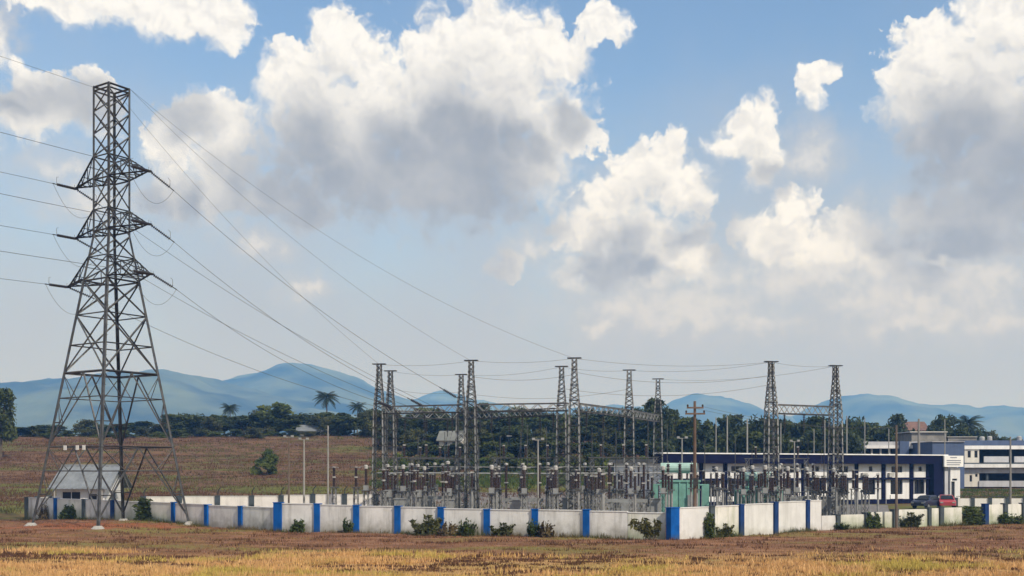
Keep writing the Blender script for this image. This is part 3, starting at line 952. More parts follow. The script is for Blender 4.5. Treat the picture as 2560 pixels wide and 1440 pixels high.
def bus_frame(x, y, label, w=5.4, h=5.3):
    t = empty('bus_support_frame', (x, y, .06), ROT, label, 'support frame', 'bus support frames in the yard')
    for s in (-w / 2, w / 2):
        for a_, b_ in ((-.2, -.2), (.2, -.2), (.2, .2), (-.2, .2)): MB().bar((s + a_, b_, 0), (s + a_ * .8, b_ * .8, h), .055).build('leg', M['steel'], t)
        m = MB(); zs = np.linspace(.2, h, 10)
        for za, zb in zip(zs[:-1], zs[1:]): m.bar((s - .2, -.2, za), (s + .2, -.2, zb), .03); m.bar((s + .2, .2, za), (s - .2, .2, zb), .03)
        tag(m.build('lacing', M['steel_pale'], t), kind='stuff')
    for s in (-.2, .2): MB().bar((-w / 2 - .3, s, h), (w / 2 + .3, s, h), .09).build('crossbeam', M['steel'], t)
    m = MB(); xs = np.linspace(-w / 2, w / 2, 12)
    for xa, xb in zip(xs[:-1], xs[1:]): m.bar((xa, -.2, h), (xb, .2, h), .035)
    m.bar((-w / 2, 0, h + .02), (w / 2, 0, h + .02), .04)
    m.build('lacing', M['steel_pale'], t)
    for s in (-w * .36, 0, w * .36):
        insulator(t, s, h + .05, 1.0, .12); MB().box((s, 0, h + 1.1), (.2, .2, .1)).build('clamp', M['cap'], t)
for x, y, lb in ((-7.4, 93.2, 'lattice bus frame with three insulators under the outer front beam'), (-6.9, 103.5, 'lattice bus frame with three insulators under the outer rear beam'),
                 (1.2, 95.2, 'lattice bus frame with three insulators under the middle beam'), (9.6, 93.0, 'lattice bus frame with three insulators before the transformers'), (25.0, 102.0, 'lattice bus frame with three insulators beside the short beam')):
    bus_frame(x, y, lb)
bay(-3.2, 86.5, [('bp', 0), ('iso', 4.2), ('bp', 8.2), ('ct', 12.0)], 'between the outer and middle beams', 2.0)
bay(5.2, 84.5, [('bp', 0), ('la', 4.0), ('iso', 8.2), ('bp', 12.4)], 'between the middle and last front beams', 2.0)
bay(14.4, 84, [('bp', 0), ('bp', 2.6)], 'just before the larger transformer', 2.0)
bay(19.6, 83.5, [('ct', 0), ('bp', 2.2), ('iso', 5.2)], 'behind the bright wall', 1.7)
bay(28.6, 89.5, [('bp', 0), ('iso', 3.4), ('la', 6.6)], 'at the end of the short beam', 1.7)
bay(22.3, 88.5, [('bp', 0), ('ct', 3.2)], 'between the short beam columns', 1.9)
for x, d in ((835, 96), (890, 95)): put('la', wx(x, d), d, ROT, 1.06, 'standing apart beside the light poles')
for x, d in ((915, 93), (1008, 90)): put('ct', wx(x, d), d, ROT, 1.03, 'at the light pole end of the yard')
for x, d, y in ((1000, 88, 0), (1120, 86, 0), (1290, 84, 0), (1420, 90, 0), (1640, 88, 0), (1975, 90, 0), (2065, 93, 0)):
    put('kiosk', wx(x, d), d, ROT, 1.0, 'among the apparatus')
for (place, k), ps in tops.items():
    for a, b in zip(ps[:-1], ps[1:]):
        wire('jumper_wire', catenary(a, b, .35, 8), .016, f'slack jumper wire between apparatus tops {place}', f'jumper wires {place}')
# tubular busbars and droppers
def busbar(a, b, label):
    t = MB().tube([a, Vector(a).lerp(Vector(b), .5) - Vector((0, 0, .06)), b], .045, 6).build('busbar', M['steel_pale'])
    tag(t, label, 'busbar', 'tubular busbars over the apparatus')
for y, z in ((90.2, 4.05), (96.4, 4.6), (99.3, 4.05)):
    for dy in (0, 1.1): busbar((-11.5, y + dy + 1.6, z), (13.5, y + dy - 1.9, z), 'long pale tubular busbar running over the row of insulators')
dr = [(k, f) for k in (('A1', 'B1'), ('B1', 'C1'), ('C1', 'D1'), ('A2', 'B2'), ('B2', 'C2'), ('E1', 'E2')) for f in (.2, .5, .8)]
for (a, b), f in dr:
    p = GP[a].lerp(GP[b], f)
    top_ = Vector((p.x, p.y, GB - .3))
    e = insulator_string(top_, Vector((0, 0, -1)), 8, 'suspension strings under the gantry beams', 'dark insulator string hanging straight down from a gantry beam', .12, False)
    bot = Vector((p.x + rng.uniform(-1, 1), p.y - rng.uniform(.6, 1.6), 4.4))
    wire('dropper', [e.lerp(bot, i / 8) + Vector((0, .25 * math.sin(i / 8 * math.pi), 0)) for i in range(9)], .012, 'thin dropper wire from a gantry beam down to the apparatus', 'dropper wires under the gantry beams')

def transformer(loc, rz, s, label):
    t = empty('power_transformer', loc, rz, label, 'transformer', 'green power transformers')
    t.scale = (s, s, s)
    MB().box((0, 0, .25), (4.2, 2.6, .5)).build('plinth', M['concrete'], t)
    tk = MB().box((0, 0, 1.75), (3.0, 1.7, 2.4))
    for x in np.linspace(-1.2, 1.2, 5): tk.box((x, 0, 1.75), (.10, 1.86, 2.3))
    tk.box((0, 0, 3.0), (3.2, 1.9, .14)); tk.build('tank', M['green'], t)
    for sx in (-1, 1):
        m = MB()
        for k in range(9): m.box((sx * (1.95 + .0), -.8 + k * .2, 1.75), (.55, .05, 2.0))
        m.tube([(sx * 1.5, -.8, 2.7), (sx * 1.95, -.8, 2.7), (sx * 1.95, .8, 2.7)], .07, 6)
        m.build('radiator', M['green'], t)
    m = MB(); m.tube([(-1.5, .5, 4.0), (1.3, .5, 4.0)], .42, 14); m.build('conservator', M['green_pale'], t, smooth=False)
    MB().bar((-.9, .5, 3.05), (-.9, .5, 3.7), .14).bar((.8, .5, 3.05), (.8, .5, 3.7), .14).build('conservator_bracket', M['green'], t)
    for x in (-.9, 0, .9):
        b = insulator(t, x, 3.07, 1.25, .15, -.55, 'bushing')
        MB().tube([(x, -.55, 4.3), (x, -.55, 4.55)], .03, 6).build('bushing_terminal', M['steel_pale'], t)
    MB().box((.9, -.95, 1.5), (.6, .24, .9)).build('control_box', M['equip'], t)
transformer((wx(1700, 92.5), 92.5, .06), R(-10), 1.1, 'green power transformer with pale conservator drum behind the wooden pole')
transformer((wx(1900, 94), 94, .06), R(10), .92, 'smaller green power transformer beside the column holding the short beam')

# ------------------------------------------------------------------ boundary walls
def ray_on(P0, P1, x):
    """point where the sight line of photo column x meets the plan line P0-P1"""
    k = (x - 1280) / F
    dx, dy = P1[0] - P0[0], P1[1] - P0[1]
    t = (k * P0[1] - P0[0]) / (dx - k * dy)
    return Vector((P0[0] + dx * t, P0[1] + dy * t, 0))
def pd(x, d): return (wx(x, d), d)

def wall_run(root, P0, P1, posts, wall_mats, post_spec, base=-.8, coping=True, thick=.16):
    """posts: list of (photo x, photo row of the top). panels between neighbours, a pilaster on each"""
    P = [ray_on(P0, P1, x) for x, _ in posts]
    Zt = [wz(y, p.y) for (_, y), p in zip(posts, P)]
    ang = math.atan2(P1[1] - P0[1], P1[0] - P0[0])
    for i in range(len(P) - 1):
        a, b = P[i], P[i + 1]
        if wall_mats[i % len(wall_mats)] is None: continue
        z = (Zt[i] + Zt[i + 1]) / 2
        L = (b - a).length
        m = MB().box((L / 2, 0, (z + base) / 2), (L - .02, thick, z - base))
        m.build('panel', M[wall_mats[i % len(wall_mats)]], root, (a.x, a.y, 0), math.atan2(b.y - a.y, b.x - a.x))
        if coping:
            MB().box((L / 2, 0, z + .03), (L - .02, thick + .07, .06)).build('coping', M['white_wall_clean'], root, (a.x, a.y, 0), math.atan2(b.y - a.y, b.x - a.x))
    for i, (p, z) in enumerate(zip(P, Zt)):
        sp = post_spec[i]
        if sp is None: continue
        mt, w = sp
        zz = max(z, Zt[i]) + .05
        m = MB().box((0, -.03, (zz + base) / 2), (w, thick + .24, zz - base))
        m.box((0, -.03, zz + .025), (w + .06, thick + .30, .05))
        m.build('pilaster', M[mt], root, (p.x, p.y, 0), ang)
    return P

WA0, WA1 = pd(70, 101), pd(690, 76.3)
WB0, WB1 = pd(704, 75.8), pd(1665, 66.8)
WC0, WC1 = pd(1697, 66.9), pd(2050, 77.6)
WD0, WD1 = pd(2052, 77.7), pd(2640, 89.0)
bl = ('blue', .41)
root = empty('boundary_wall', (0, 0, 0), 0, 'low white wall with blue pilasters running behind the lattice tower', 'wall')
PA = wall_run(root, WA0, WA1, [(70,1245),(142,1247.5),(213,1250),(285,1253),(362,1256),(437,1258),(520,1264),(605,1268),(690,1270)],
         ['white_wall', 'white_wall_green', 'white_wall', 'white_wall_green', 'white_wall_green', 'white_wall', 'white_wall', 'white_wall'],
         [('slate', .5), bl, ('slate', .42), ('blue_dark', .46), ('slate', .4), bl, bl, bl, None])
root = empty('boundary_wall', (0, 0, 0), 0, 'long grey-white wall with bright blue pilasters in front of the switchyard', 'wall')
PB = wall_run(root, WB0, WB1, [(697,1259),(795,1262),(893,1266),(996,1268),(1104,1271),(1219,1276),(1339,1276),(1467,1277),(1570,1282),(1664,1284)],
         ['white_wall', 'white_wall', 'white_wall', 'white_wall', 'white_wall', 'white_wall', 'white_wall', 'white_wall', 'white_wall_green'],
         [('blue', .62), bl, bl, ('blue', .42), bl, bl, bl, bl, None, None])
root = empty('boundary_wall', (0, 0, 0), 0, 'bright white sunlit wall with dark blue pilasters beside the wooden pole', 'wall')
PC = wall_run(root, WC0, WC1, [(1681,1272),(1775,1268),(1849,1264),(1935,1258),(2015,1253),(2051,1252)],
         ['white_wall_clean', 'white_wall_green', 'white_wall_clean', 'white_wall_clean', 'white_wall_clean'],
         [('blue', .82), ('slate', .46), ('blue_dark', .44), ('blue_dark', .44), ('blue_dark', .36), None])
root = empty('boundary_wall', (0, 0, 0), 0, 'short stained white wall with grey pilasters and gaps in front of the cars', 'wall')
PD = wall_run(root, WD0, WD1, [(2052,1289),(2092,1289),(2165,1284),(2235,1276),(2320,1271),(2350,1270),(2403,1268),(2462,1262),(2510,1261),(2556,1260),(2620,1259)],
         ['white_wall_clean', 'white_wall_green', 'white_wall_green', 'white_wall_green', 'white_wall_green', 'white_wall_green', None, 'white_wall_green', 'white_wall_green', 'white_wall_green'],
         [None, ('slate', .34), ('slate', .5), ('slate', .5), ('slate', .3), ('slate', .4), None, ('blue_dark', .42), ('slate', .4), ('slate', .4), None], coping=False)

# far wall of the compound with barbed-wire arms on its posts
root = empty('compound_back_wall', (0, 0, 0), 0, 'cream back wall with dark posts and bent fence arms behind the yard', 'wall')
B0, B1 = pd(360, 110), pd(1660, 109)
bp = [(360,1243),(450,1242),(545,1241),(630,1241),(704,1240),(783,1237),(862,1237),(940,1237)]
PBk = wall_run(root, B0, B1, bp, ['back_wall'], [('slate', .5) for _ in bp], base=-.5)
for p, (x, y) in zip(PBk, bp):
    z = wz(y, p.y)
    MB().bar((0, 0, z), (0, 0, z + .55), .09).bar((0, 0, z + .55), (.28, -.05, z + .9), .08).build('fence_arm', M['steel_dark'], root, (p.x, p.y, 0))
# side wall of the compound from the far corner to the back wall
root = empty('side_wall', (0, 0, 0), 0, 'white side wall closing the compound beside the grey-roofed hut', 'wall')

# ------------------------------------------------------------------ hut
def wall_face(t, x0, x1, z0, z1, y, th, openings, m, name='wall', frame='bwhite', glass='glass', depth=.14, mull=True):
    """wall in the local xz plane with real openings; openings: (xa, xb, za, zb)"""
    xs = sorted({x0, x1, *[o[0] for o in openings], *[o[1] for o in openings]})
    mb = MB()
    for a, b in zip(xs[:-1], xs[1:]):
        mid = (a + b) / 2
        cut = sorted([(o[2], o[3]) for o in openings if o[0] < mid < o[1]])
        z = z0
        for za, zb in cut:
            if za > z + 1e-4: mb.box2((a, y, z), (b, y + th, za))
            z = zb
        if z < z1 - 1e-4: mb.box2((a, y, z), (b, y + th, z1))
    mb.build(name, M[m], t)
    for (a, b, za, zb) in openings:
        fr = MB(); w = .06
        fr.box2((a, y + depth - .05, za), (a + w, y + depth, zb)); fr.box2((b - w, y + depth - .05, za), (b, y + depth, zb))
        fr.box2((a + w, y + depth - .05, zb - w), (b - w, y + depth, zb)); fr.box2((a + w, y + depth - .05, za), (b - w, y + depth, za + w))
        if mull and b - a > 1.0: fr.box2(((a + b) / 2 - .03, y + depth - .05, za + w), ((a + b) / 2 + .03, y + depth, zb - w))
        f = fr.build('window', M[frame], t)
        MB().box2((a + .02, y + depth + .004, za + .02), (b - .02, y + depth + .02, zb - .02)).build('pane', M[glass], f)

hut = empty('hut', (-44.3, 105.0, -.3), R(3), 'small white hut with a grey sheet gable roof behind the tower', 'hut')
HL, HD, HE, HR = 4.6, 6.2, 3.15, 4.95
wall_face(hut, 0, HL, 0, HE, 0, .2, [(.5, 2.3, 1.5, 2.5), (3.0, 3.9, .05, 2.3)], 'bwhite', glass='shade')  # openings backed with the shade colour, not glass
wall_face(hut, 0, HL, 0, HE, HD - .2, .2, [], 'bwhite', 'rear_wall')
for x in (0, HL):
    g = MB().poly([(0, 0.2, 0), (0, HD - .2, 0), (0, HD - .2, HE), (0, HD / 2, HR - .12), (0, .2, HE)], (-.2 if x else .2, 0, 0))
    o = g.build('gable_wall', M['white_wall_clean'], hut, (x, 0, 0))
MB().box2((HL + .02, 2.0, 1.2), (HL + .06, 3.2, 2.3)).build('shutter', M['slate'], hut)
MB().box2((HL, 1.8, 2.45), (HL + .5, 3.5, 2.55)).build('window_hood', M['concrete'], hut)
for sgn in (0, 1):
    ya, yb = (-.75, HD / 2) if sgn == 0 else (HD + .75, HD / 2)
    slope = (HR - HE) / (HD / 2)
    za = HE - .75 * slope
    n = 24
    m = MB()
    for k in range(n):                       # corrugated sheets
        xa = -.6 + (HL + 1.3) * k / n; xb = -.6 + (HL + 1.3) * (k + 1) / n; zc = .03 if k % 2 else 0
        m.poly([(xa, ya, za + zc), (xb, ya, za + zc), (xb, yb, HR + zc), (xa, yb, HR + zc)], (0, 0, .045))
    m.build('roof_sheet', M['roof_sheet'], hut)
MB().tube([(-.6, HD / 2, HR + .06), (HL + .7, HD / 2, HR + .06)], .12, 8).build('ridge_cap', M['roof_sheet'], hut)
for x in (.05, HL - .05):
    MB().bar((x, -.6, 0), (x, -.6, HE - .45), .12).build('porch_post', M['concrete'], hut)
# the side wall runs from the far end of the tower wall to the back wall
wall_run(root, (WA0[0] - .6, WA0[1] + .4), (-50.5, 118), [], [], [])
S0 = Vector((WA0[0] - .5, WA0[1] + .6, 0)); S1 = Vector((-47.5, 116, 0))
for i in range(4):
    a, b = S0.lerp(S1, i / 4), S0.lerp(S1, (i + 1) / 4); L = (b - a).length; an = math.atan2(b.y - a.y, b.x - a.x)
    MB().box((L / 2, 0, .45), (L - .02, .16, 2.3)).build('panel', M['white_wall'], root, (a.x, a.y, 0), an)
    MB().box((L, 0, .5), (.4, .4, 2.5)).build('pilaster', M['slate'], root, (a.x, a.y, 0), an)

# ------------------------------------------------------------------ control building with the navy fascia
CB0, CB1 = Vector((wx(1660, 119), 119.0, 0)), Vector((wx(2386, 138), 138.0, 0))
cb_dir = (CB1 - CB0).normalized(); cb_a = math.atan2(cb_dir.y, cb_dir.x)
def cbs(x): return (ray_on(CB0, CB1, x) - CB0).length
cb = empty('control_building', (CB0.x, CB0.y, -.1), cb_a, 'long white control building with a navy fascia and navy pilasters', 'building')
ZP, ZS, ZF, ZT = .75, 3.3, 5.1, 6.15
pil = [1664, 1700, 1752, 1812, 1876, 1941, 2007, 2072, 2140, 2207, 2277, 2318]
sp = [cbs(x) for x in pil]
DEP = 11.0
up_o, lo_o = [], []
for i in range(len(sp) - 1):
    c = (sp[i] + sp[i + 1]) / 2; w = sp[i + 1] - sp[i]
    if w < 2.6: up_o.append((c - .4, c + .4, 4.15, 4.75)); lo_o.append((c - .35, c + .35, 1.3, 3.0)); continue
    if i % 2: up_o.append((c - .9, c + .9, 4.05, 4.8))
    else: up_o.append((c - .1, c + .5, 4.2, 4.8))
    lo_o.append((c - 1.05, c + .95, 1.35, 3.15))
wall_face(cb, 0, sp[-1], ZS + .12, ZF, 0, .25, up_o, 'bwhite', 'upper_wall', 'slate')
wall_face(cb, 0, sp[-1], ZP, ZS - .12, 0, .25, lo_o, 'bwhite', 'lower_wall', 'navy', depth=.2)
MB().box2((-.05, -.12, 0), (sp[-1], .25, ZP)).build('plinth', M['navy'], cb)
MB().box2((-.3, -.42, ZS - .12), (sp[-1] + .1, .25, ZS + .12)).build('sunshade_ledge', M['navy'], cb)
for s_ in sp:
    MB().box2((s_ - .24, -.18, ZP), (s_ + .24, -.005, ZF)).build('pilaster', M['navy'], cb)
for o_ in lo_o:
    MB().box2((o_[0] - .1, -.14, o_[2] - .55), (o_[1] + .1, -.004, o_[2] - .04)).build('window_apron', M['bwhite'], cb)
for i in (6, 8, 9):
    c = sp[i] + .75
    MB().box2((c, -.36, 3.5), (c + .8, -.02, 4.0)).build('air_conditioner', M['cap'], cb)
for i in (5, 7, 9, 10):
    MB().tube([(sp[i] + .42, -.1, .1), (sp[i] + .42, -.1, ZF)], .05, 6).build('downpipe', M['rail_grey'], cb)
e = cbs(2352)
MB().box2((-.9, -1.0, ZF), (e, .6, ZT)).build('fascia', M['navy'], cb)
MB().box2((-1.0, -1.12, ZT), (e + .1, .7, ZT + .14)).build('parapet_coping', M['bwhite'], cb)
MB().box2((-.5, .3, ZF + .1), (e, DEP, ZF + .5)).build('roof_slab', M['concrete_dark'], cb)
MB().box2((0, .25, 0), (.25, DEP - .3, ZF + .1)).build('end_wall', M['bwhite'], cb)
MB().box2((.25, DEP - .3, 0), (cbs(2383), DEP, ZF + .1)).build('rear_wall', M['bwhite'], cb)
# entrance bay at the far end
s1, s2, s3, s4 = cbs(2318), cbs(2345), cbs(2362), cbs(2386)
MB().box2((s1 + .2, -.9, 0), (s2, 2.5, ZF)).build('entrance_tower', M['navy'], cb)
MB().box2((s2 - .2, 1.0, 0), (s4, 1.3, ZF + .2)).build('entrance_wall', M['rail_grey'], cb)
MB().box2((s2 + .3, -.8, 0), (s3 - .3, -.2, ZF - .3)).build('porch_column', M['rail_grey'], cb)
wall_face(cb, s3, s4, 0, 4.6, -.9, .3, [(s3 + .3, s4 - .5, 3.0, 3.25), (s3 + .15, s3 + .75, .7, 2.9)], 'bwhite', 'porch_wall', 'slate', 'shade')  # porch openings closed with the painted shade colour
MB().box2((s4 - .25, -.55, 0), (s4, DEP, ZF)).build('end_wall', M['bwhite'], cb)
sg = MB().box2((s2 - .35, -1.35, 4.75), (s4 + .1, -1.12, 6.15)).build('name_board', M['sign'], cb)
for z, a, b in ((5.92, .3, .65), (5.55, .12, .86), (5.28, .12, .86), (5.02, .12, .8)):
    W = s4 + .1 - s2 + .35
    MB().box2((s2 - .35 + W * a, -1.362, z - .07), (s2 - .35 + W * b, -1.352, z + .05)).build('lettering_line', M['ink'], sg)

# ------------------------------------------------------------------ blue and white block behind
b2 = empty('office_block', (wx(2411, 163), 163, 1.4), 0, 'blue-grey and white two-storey block with dark verandas behind the control building', 'building')
o2 = Vector(b2.location)
def rect(name, x0, x1, y0, y1, d, dep, m, parent=b2, org=o2):
    a, c = at(x0, y1, d), at(x1, y0, d)
    return MB().box2(Vector((a.x, d, a.z)) - org, Vector((c.x, d + dep, c.z)) - org).build(name, M[m], parent)
rect('rear_wall', 2140, 2332, 1108, 1250, 171, 6, 'shade')  # back wall coloured near-black for the shade behind the columns
rect('pier', 2137, 2157, 1103, 1250, 167.4, 3.5, 'bluegrey')
rect('pier', 2250, 2273, 1103, 1250, 167.4, 3.5, 'bluegrey')
rect('parapet', 2157, 2250, 1104, 1113, 168, 2.9, 'rail_grey')
rect('parapet', 2273, 2331, 1104, 1113, 168, 2.9, 'rail_grey')
rect('white_beam', 2157, 2250, 1113.2, 1121, 167.8, 3, 'bwhite')
rect('white_beam', 2273, 2331, 1113.2, 1121, 167.8, 3, 'bwhite')
for x in (2178, 2200, 2222, 2295, 2315): rect('veranda_column', x, x + 4, 1121.2, 1250, 168.4, .3, 'bcream')
rect('stair_tower', 2331, 2411, 1105, 1222, 160, 9, 'bluegrey')
rect('stair_tower_cap', 2330, 2412, 1103.4, 1105, 159.8, 9.4, 'rail_grey')
rect('recess_wall', 2411.5, 2760, 1123.2, 1222, 168, 4, 'shade')  # veranda depth painted dark to stand for its shade
rect('parapet', 2411.5, 2760, 1101, 1113.8, 163, 8, 'bluegrey')
rect('white_beam', 2411.5, 2760, 1114, 1123, 162.8, .6, 'bwhite')
def room(x0, x1, y0, y1, d, wins):
    a, c = at(x0, y1, d), at(x1, y0, d)
    t = b2
    ops = []
    for (u0, u1, v0, v1) in wins:
        p, q = at(u0, v1, d), at(u1, v0, d); ops.append((p.x - o2.x, q.x - o2.x, p.z - o2.z, q.z - o2.z))
    wall_face(t, a.x - o2.x, c.x - o2.x, a.z - o2.z, c.z - o2.z, d - o2.y, .25, ops, 'bcream', 'room_wall', 'slate', mull=False)
room(2411.5, 2448, 1123.2, 1157, 163, [(2419, 2427, 1127, 1144), (2436, 2444, 1127, 1144)])
for x in (2524, 2600, 2680): rect('veranda_column', x, x + 6, 1123.2, 1157, 163.2, .4, 'slate')
for a_, b_ in ((2460, 2522), (2536, 2598), (2608, 2678)): rect('railing_panel', a_, b_, 1141, 1156, 163, .2, 'rail_grey')
rect('canopy_slab', 2398, 2760, 1160, 1169, 160.2, 8, 'bwhite')
rect('upper_floor_slab', 2411.5, 2760, 1157, 1160, 162.9, 5, 'slate')
rect('lower_beam', 2400, 2760, 1170.5, 1183, 161, .5, 'rail_grey')
room(2397, 2448, 1183.2, 1217, 161, [(2404, 2411, 1189, 1204), (2424, 2430, 1188, 1204), (2438, 2444, 1185, 1192)])
for x in (2466, 2525, 2600): rect('veranda_column', x, x + 5, 1183.2, 1217, 161.2, .4, 'slate')
rect('railing_wall', 2448, 2760, 1202, 1217, 160.8, .2, 'rail_grey')
rf = rect('rooftop_room', 2279, 2366, 1081, 1104, 172, 6, 'concrete_dark')
rect('rooftop_slab', 2275, 2369, 1078.6, 1080.8, 171.6, 7, 'bcream')
rect('rooftop_shed', 2370, 2442, 1093, 1104, 172, 5, 'concrete_dark')
rect('shed_roof', 2368, 2444, 1091.4, 1092.8, 171.8, 5.6, 'bcream')
def tank(x, y0, y1, d, r):
    p = at(x, y1, d); h = wz(y0, d) - p.z
    MB().lathe([(r, 0), (r, h * .8), (r * .75, h * .93), (r * .3, h)], p - o2, 12).build('water_tank', M['cap'], b2)
tank(2455, 1091, 1103.2, 170, .40); tank(2474, 1090, 1103.2, 170, .38); tank(2548, 1090, 1103.2, 170, .36)
# houses among the trees
def house(loc, rz, w, dp, h, rise, wallm, roofm, label):
    t = empty('house', loc, rz, label, 'house')
    wall_face(t, 0, w, 0, h, 0, .2, [(w * .2, w * .4, h * .4, h * .8), (w * .6, w * .8, h * .05, h * .8)], wallm, mull=False)
    wall_face(t, 0, w, 0, h, dp, .2, [], wallm, 'rear_wall')
    for x in (0, w): MB().poly([(0, .2, 0), (0, dp, 0), (0, dp, h), (0, dp / 2 + .1, h + rise - .1), (0, .2, h)], (-.2 if x else .2, 0, 0)).build('gable_wall', M[wallm], t, (x, 0, 0))
    for s in (0, 1):
        ya, yb = (-.5, dp / 2 + .1) if s == 0 else (dp + .7, dp / 2 + .1)
        MB().poly([(-.4, ya, h - .3), (w + .4, ya, h - .3), (w + .4, yb, h + rise), (-.4, yb, h + rise)], (0, 0, .12)).build('roof', M[roofm], t)
M['tile'] = mat('faded_clay_tile', (.17, .10, .08), .9, .25, 2.0)
M['pale_roof'] = mat('pale_sheet_roof', (.17, .175, .16), .8, .15, 1.0)
def gz(x, y): return float(ground_h(x, y))
house((wx(745, 203), 203, gz(wx(745, 203), 203) - .2), R(5), 5.2, 4, 1.6, .9, 'concrete_dark', 'roof_sheet', 'low grey-roofed house at the foot of the hillside trees')
house((wx(1098, 172), 172, gz(wx(1098, 172), 172) + 1.2), R(-8), 3.4, 4, 1.6, 1.3, 'bcream', 'pale_roof', 'small pale-roofed house half hidden in the wood behind the gantries')
house((wx(2262, 215), 215, 9.2), R(4), 4.8, 5, 3.0, 1.6, 'bcream', 'tile', 'house with a faded red tile roof above the blue office block')

# low fence on the far side of the lawn
fr = empty('lawn_fence', (0, 0, 0), 0, 'low pale fence with dark posts between the cars and the lawn', 'fence')
f0, f1 = pd(2388, 121), pd(2640, 119)
fx = [2390, 2432, 2475, 2518, 2562, 2606, 2640]
wall_run(fr, f0, f1, [(x, 1246) for x in fx], ['back_wall'], [('slate', .35)] * len(fx), base=.2, coping=False, thick=.12)
for a_, b_ in zip(fx[:-1], fx[1:]):
    p, q = ray_on(f0, f1, a_), ray_on(f0, f1, b_)
    MB().bar((p.x, p.y, 1.32), (q.x, q.y, 1.32), .06).build('top_rail', M['steel_dark'], fr)

# ------------------------------------------------------------------ poles
def pole(x, d, ytop, mt, r, lamp, label, group=None, zb=None):
    z0 = gz(wx(x, d), d) if zb is None else zb
    zt = wz(ytop, d)
    t = empty('light_pole' if lamp else 'pole', (wx(x, d), d, z0), 0, label, 'pole', group)
    h = zt - z0
    MB().tube([(0, 0, -.3), (0, 0, h * .5), (0, 0, h)], [r, r * .85, r * .65], 8).build('shaft', M[mt], t)
    if lamp == 'T':
        MB().bar((-.42, 0, h), (.42, 0, h), .07).build('crossbar', M['steel_pale'], t)
        for s in (-.36, .36):
            MB().box((s, -.12, h + .09), (.26, .18, .18)).build('floodlight', M['lamp'], t)
    elif lamp == 'arm':
        MB().tube([(0, 0, h - .1), (.25, 0, h + .08), (.7, 0, h + .1)], .04, 6).build('arm', M[mt], t)
        MB().box((.85, 0, h + .08), (.5, .2, .1)).build('lantern', M['lamp'], t)
    return t
pole(722, 104, 1093, 'pole_brown', .10, 'T', 'rusty floodlight pole beside the pale one by the back wall')
pole(760, 104, 1099, 'pole', .11, 'T', 'pale floodlight pole beside the rusty one by the back wall')
pole(820, 103, 1064, 'pole', .10, None, 'tallest plain pale pole by the back wall, near the ringed arresters')
pole(1345, 87, 1100, 'pole', .085, 'T', 'pale floodlight pole standing among the apparatus before the wood')
pole(1250, 101, 1092, 'steel_dark', .10, 'arm', 'dark lamp pole behind the middle apparatus')
pole(1705, 98, 1096, 'pole', .085, 'T', 'grey floodlight pole in front of the larger green transformer')
pole(1986, 108, 1104, 'pole', .085, 'T', 'grey floodlight pole in front of the navy fascia near the short beam')
for x, yt, r in ((1790, 1043, .10), (1818, 1041, .13), (1868, 1048, .15), (1952, 1058, .10), (2035, 1072, .08), (2062, 1050, .11), (2117, 1040, .12), (2162, 1045, .09), (2222, 1072, .09), (2362, 1048, .09)):
    pole(x, 152, yt, 'pole', r, None, 'slender pale mast rising behind the long navy fascia roof', 'pale masts behind the control building')
pole(2297, 150, 1047, 'concrete_dark', .22, None, 'thick grey concrete pole rising before the rooftop room')
pole(2526, 112, 1092, 'concrete_dark', .12, None, 'grey pole before the verandas of the office block')
for x, d, yt in ((1045, 92, 1092), (1112, 97, 1080), (1196, 99, 1088), (1302, 93, 1075), (1318, 97, 1062), (1366, 100, 1066), (1480, 95, 1070), (1508, 98, 1058), (1540, 93, 1078), (1620, 96, 1052), (1668, 99, 1060), (1762, 96, 1100), (1838, 100, 1092), (1880, 94, 1110), (2020, 98, 1100), (2060, 96, 1096)):
    pole(x, d, yt, 'steel', .045, None, 'thin grey lightning spike standing among the switchyard apparatus', 'lightning spikes in the switchyard')
wp = pole(1737, 68.3, 1003, 'wood', .125, None, 'brown wooden utility pole with two crossarms in front of the bright wall')
wp.name = 'utility_pole'
hh = wz(1003, 68.3) - wp.location.z
for dz, L in ((.42, 1.05), (.80, 1.25)):
    MB().bar((-L / 2, -.14, hh - dz), (L / 2, -.14, hh - dz), .10).build('crossarm', M['wood'], wp)
    for s in (-.45, .45): MB().lathe([(.03, 0), (.06, .05), (.06, .12), (.03, .16)], (s * L, -.14, hh - dz + .05), 8).build('pin_insulator', M['porcelain'], wp)
MB().box((0, -.2, 3.6), (.26, .12, .5)).build('bracket', M['steel_dark'], wp)
bp2 = pole(2241, 79.5, 1063, 'pole_brown', .11, None, 'brown utility pole standing at the short stained wall')
for s in (-.5, .5):
    a = wp.location + Vector((s, -.14, hh - .35)); b = bp2.location + Vector((s * .3, 0, 7.4))
    wire('service_wire', catenary(a, b, .5), .008, 'thin service wire between the wooden pole and the brown pole', 'service wires between the poles')

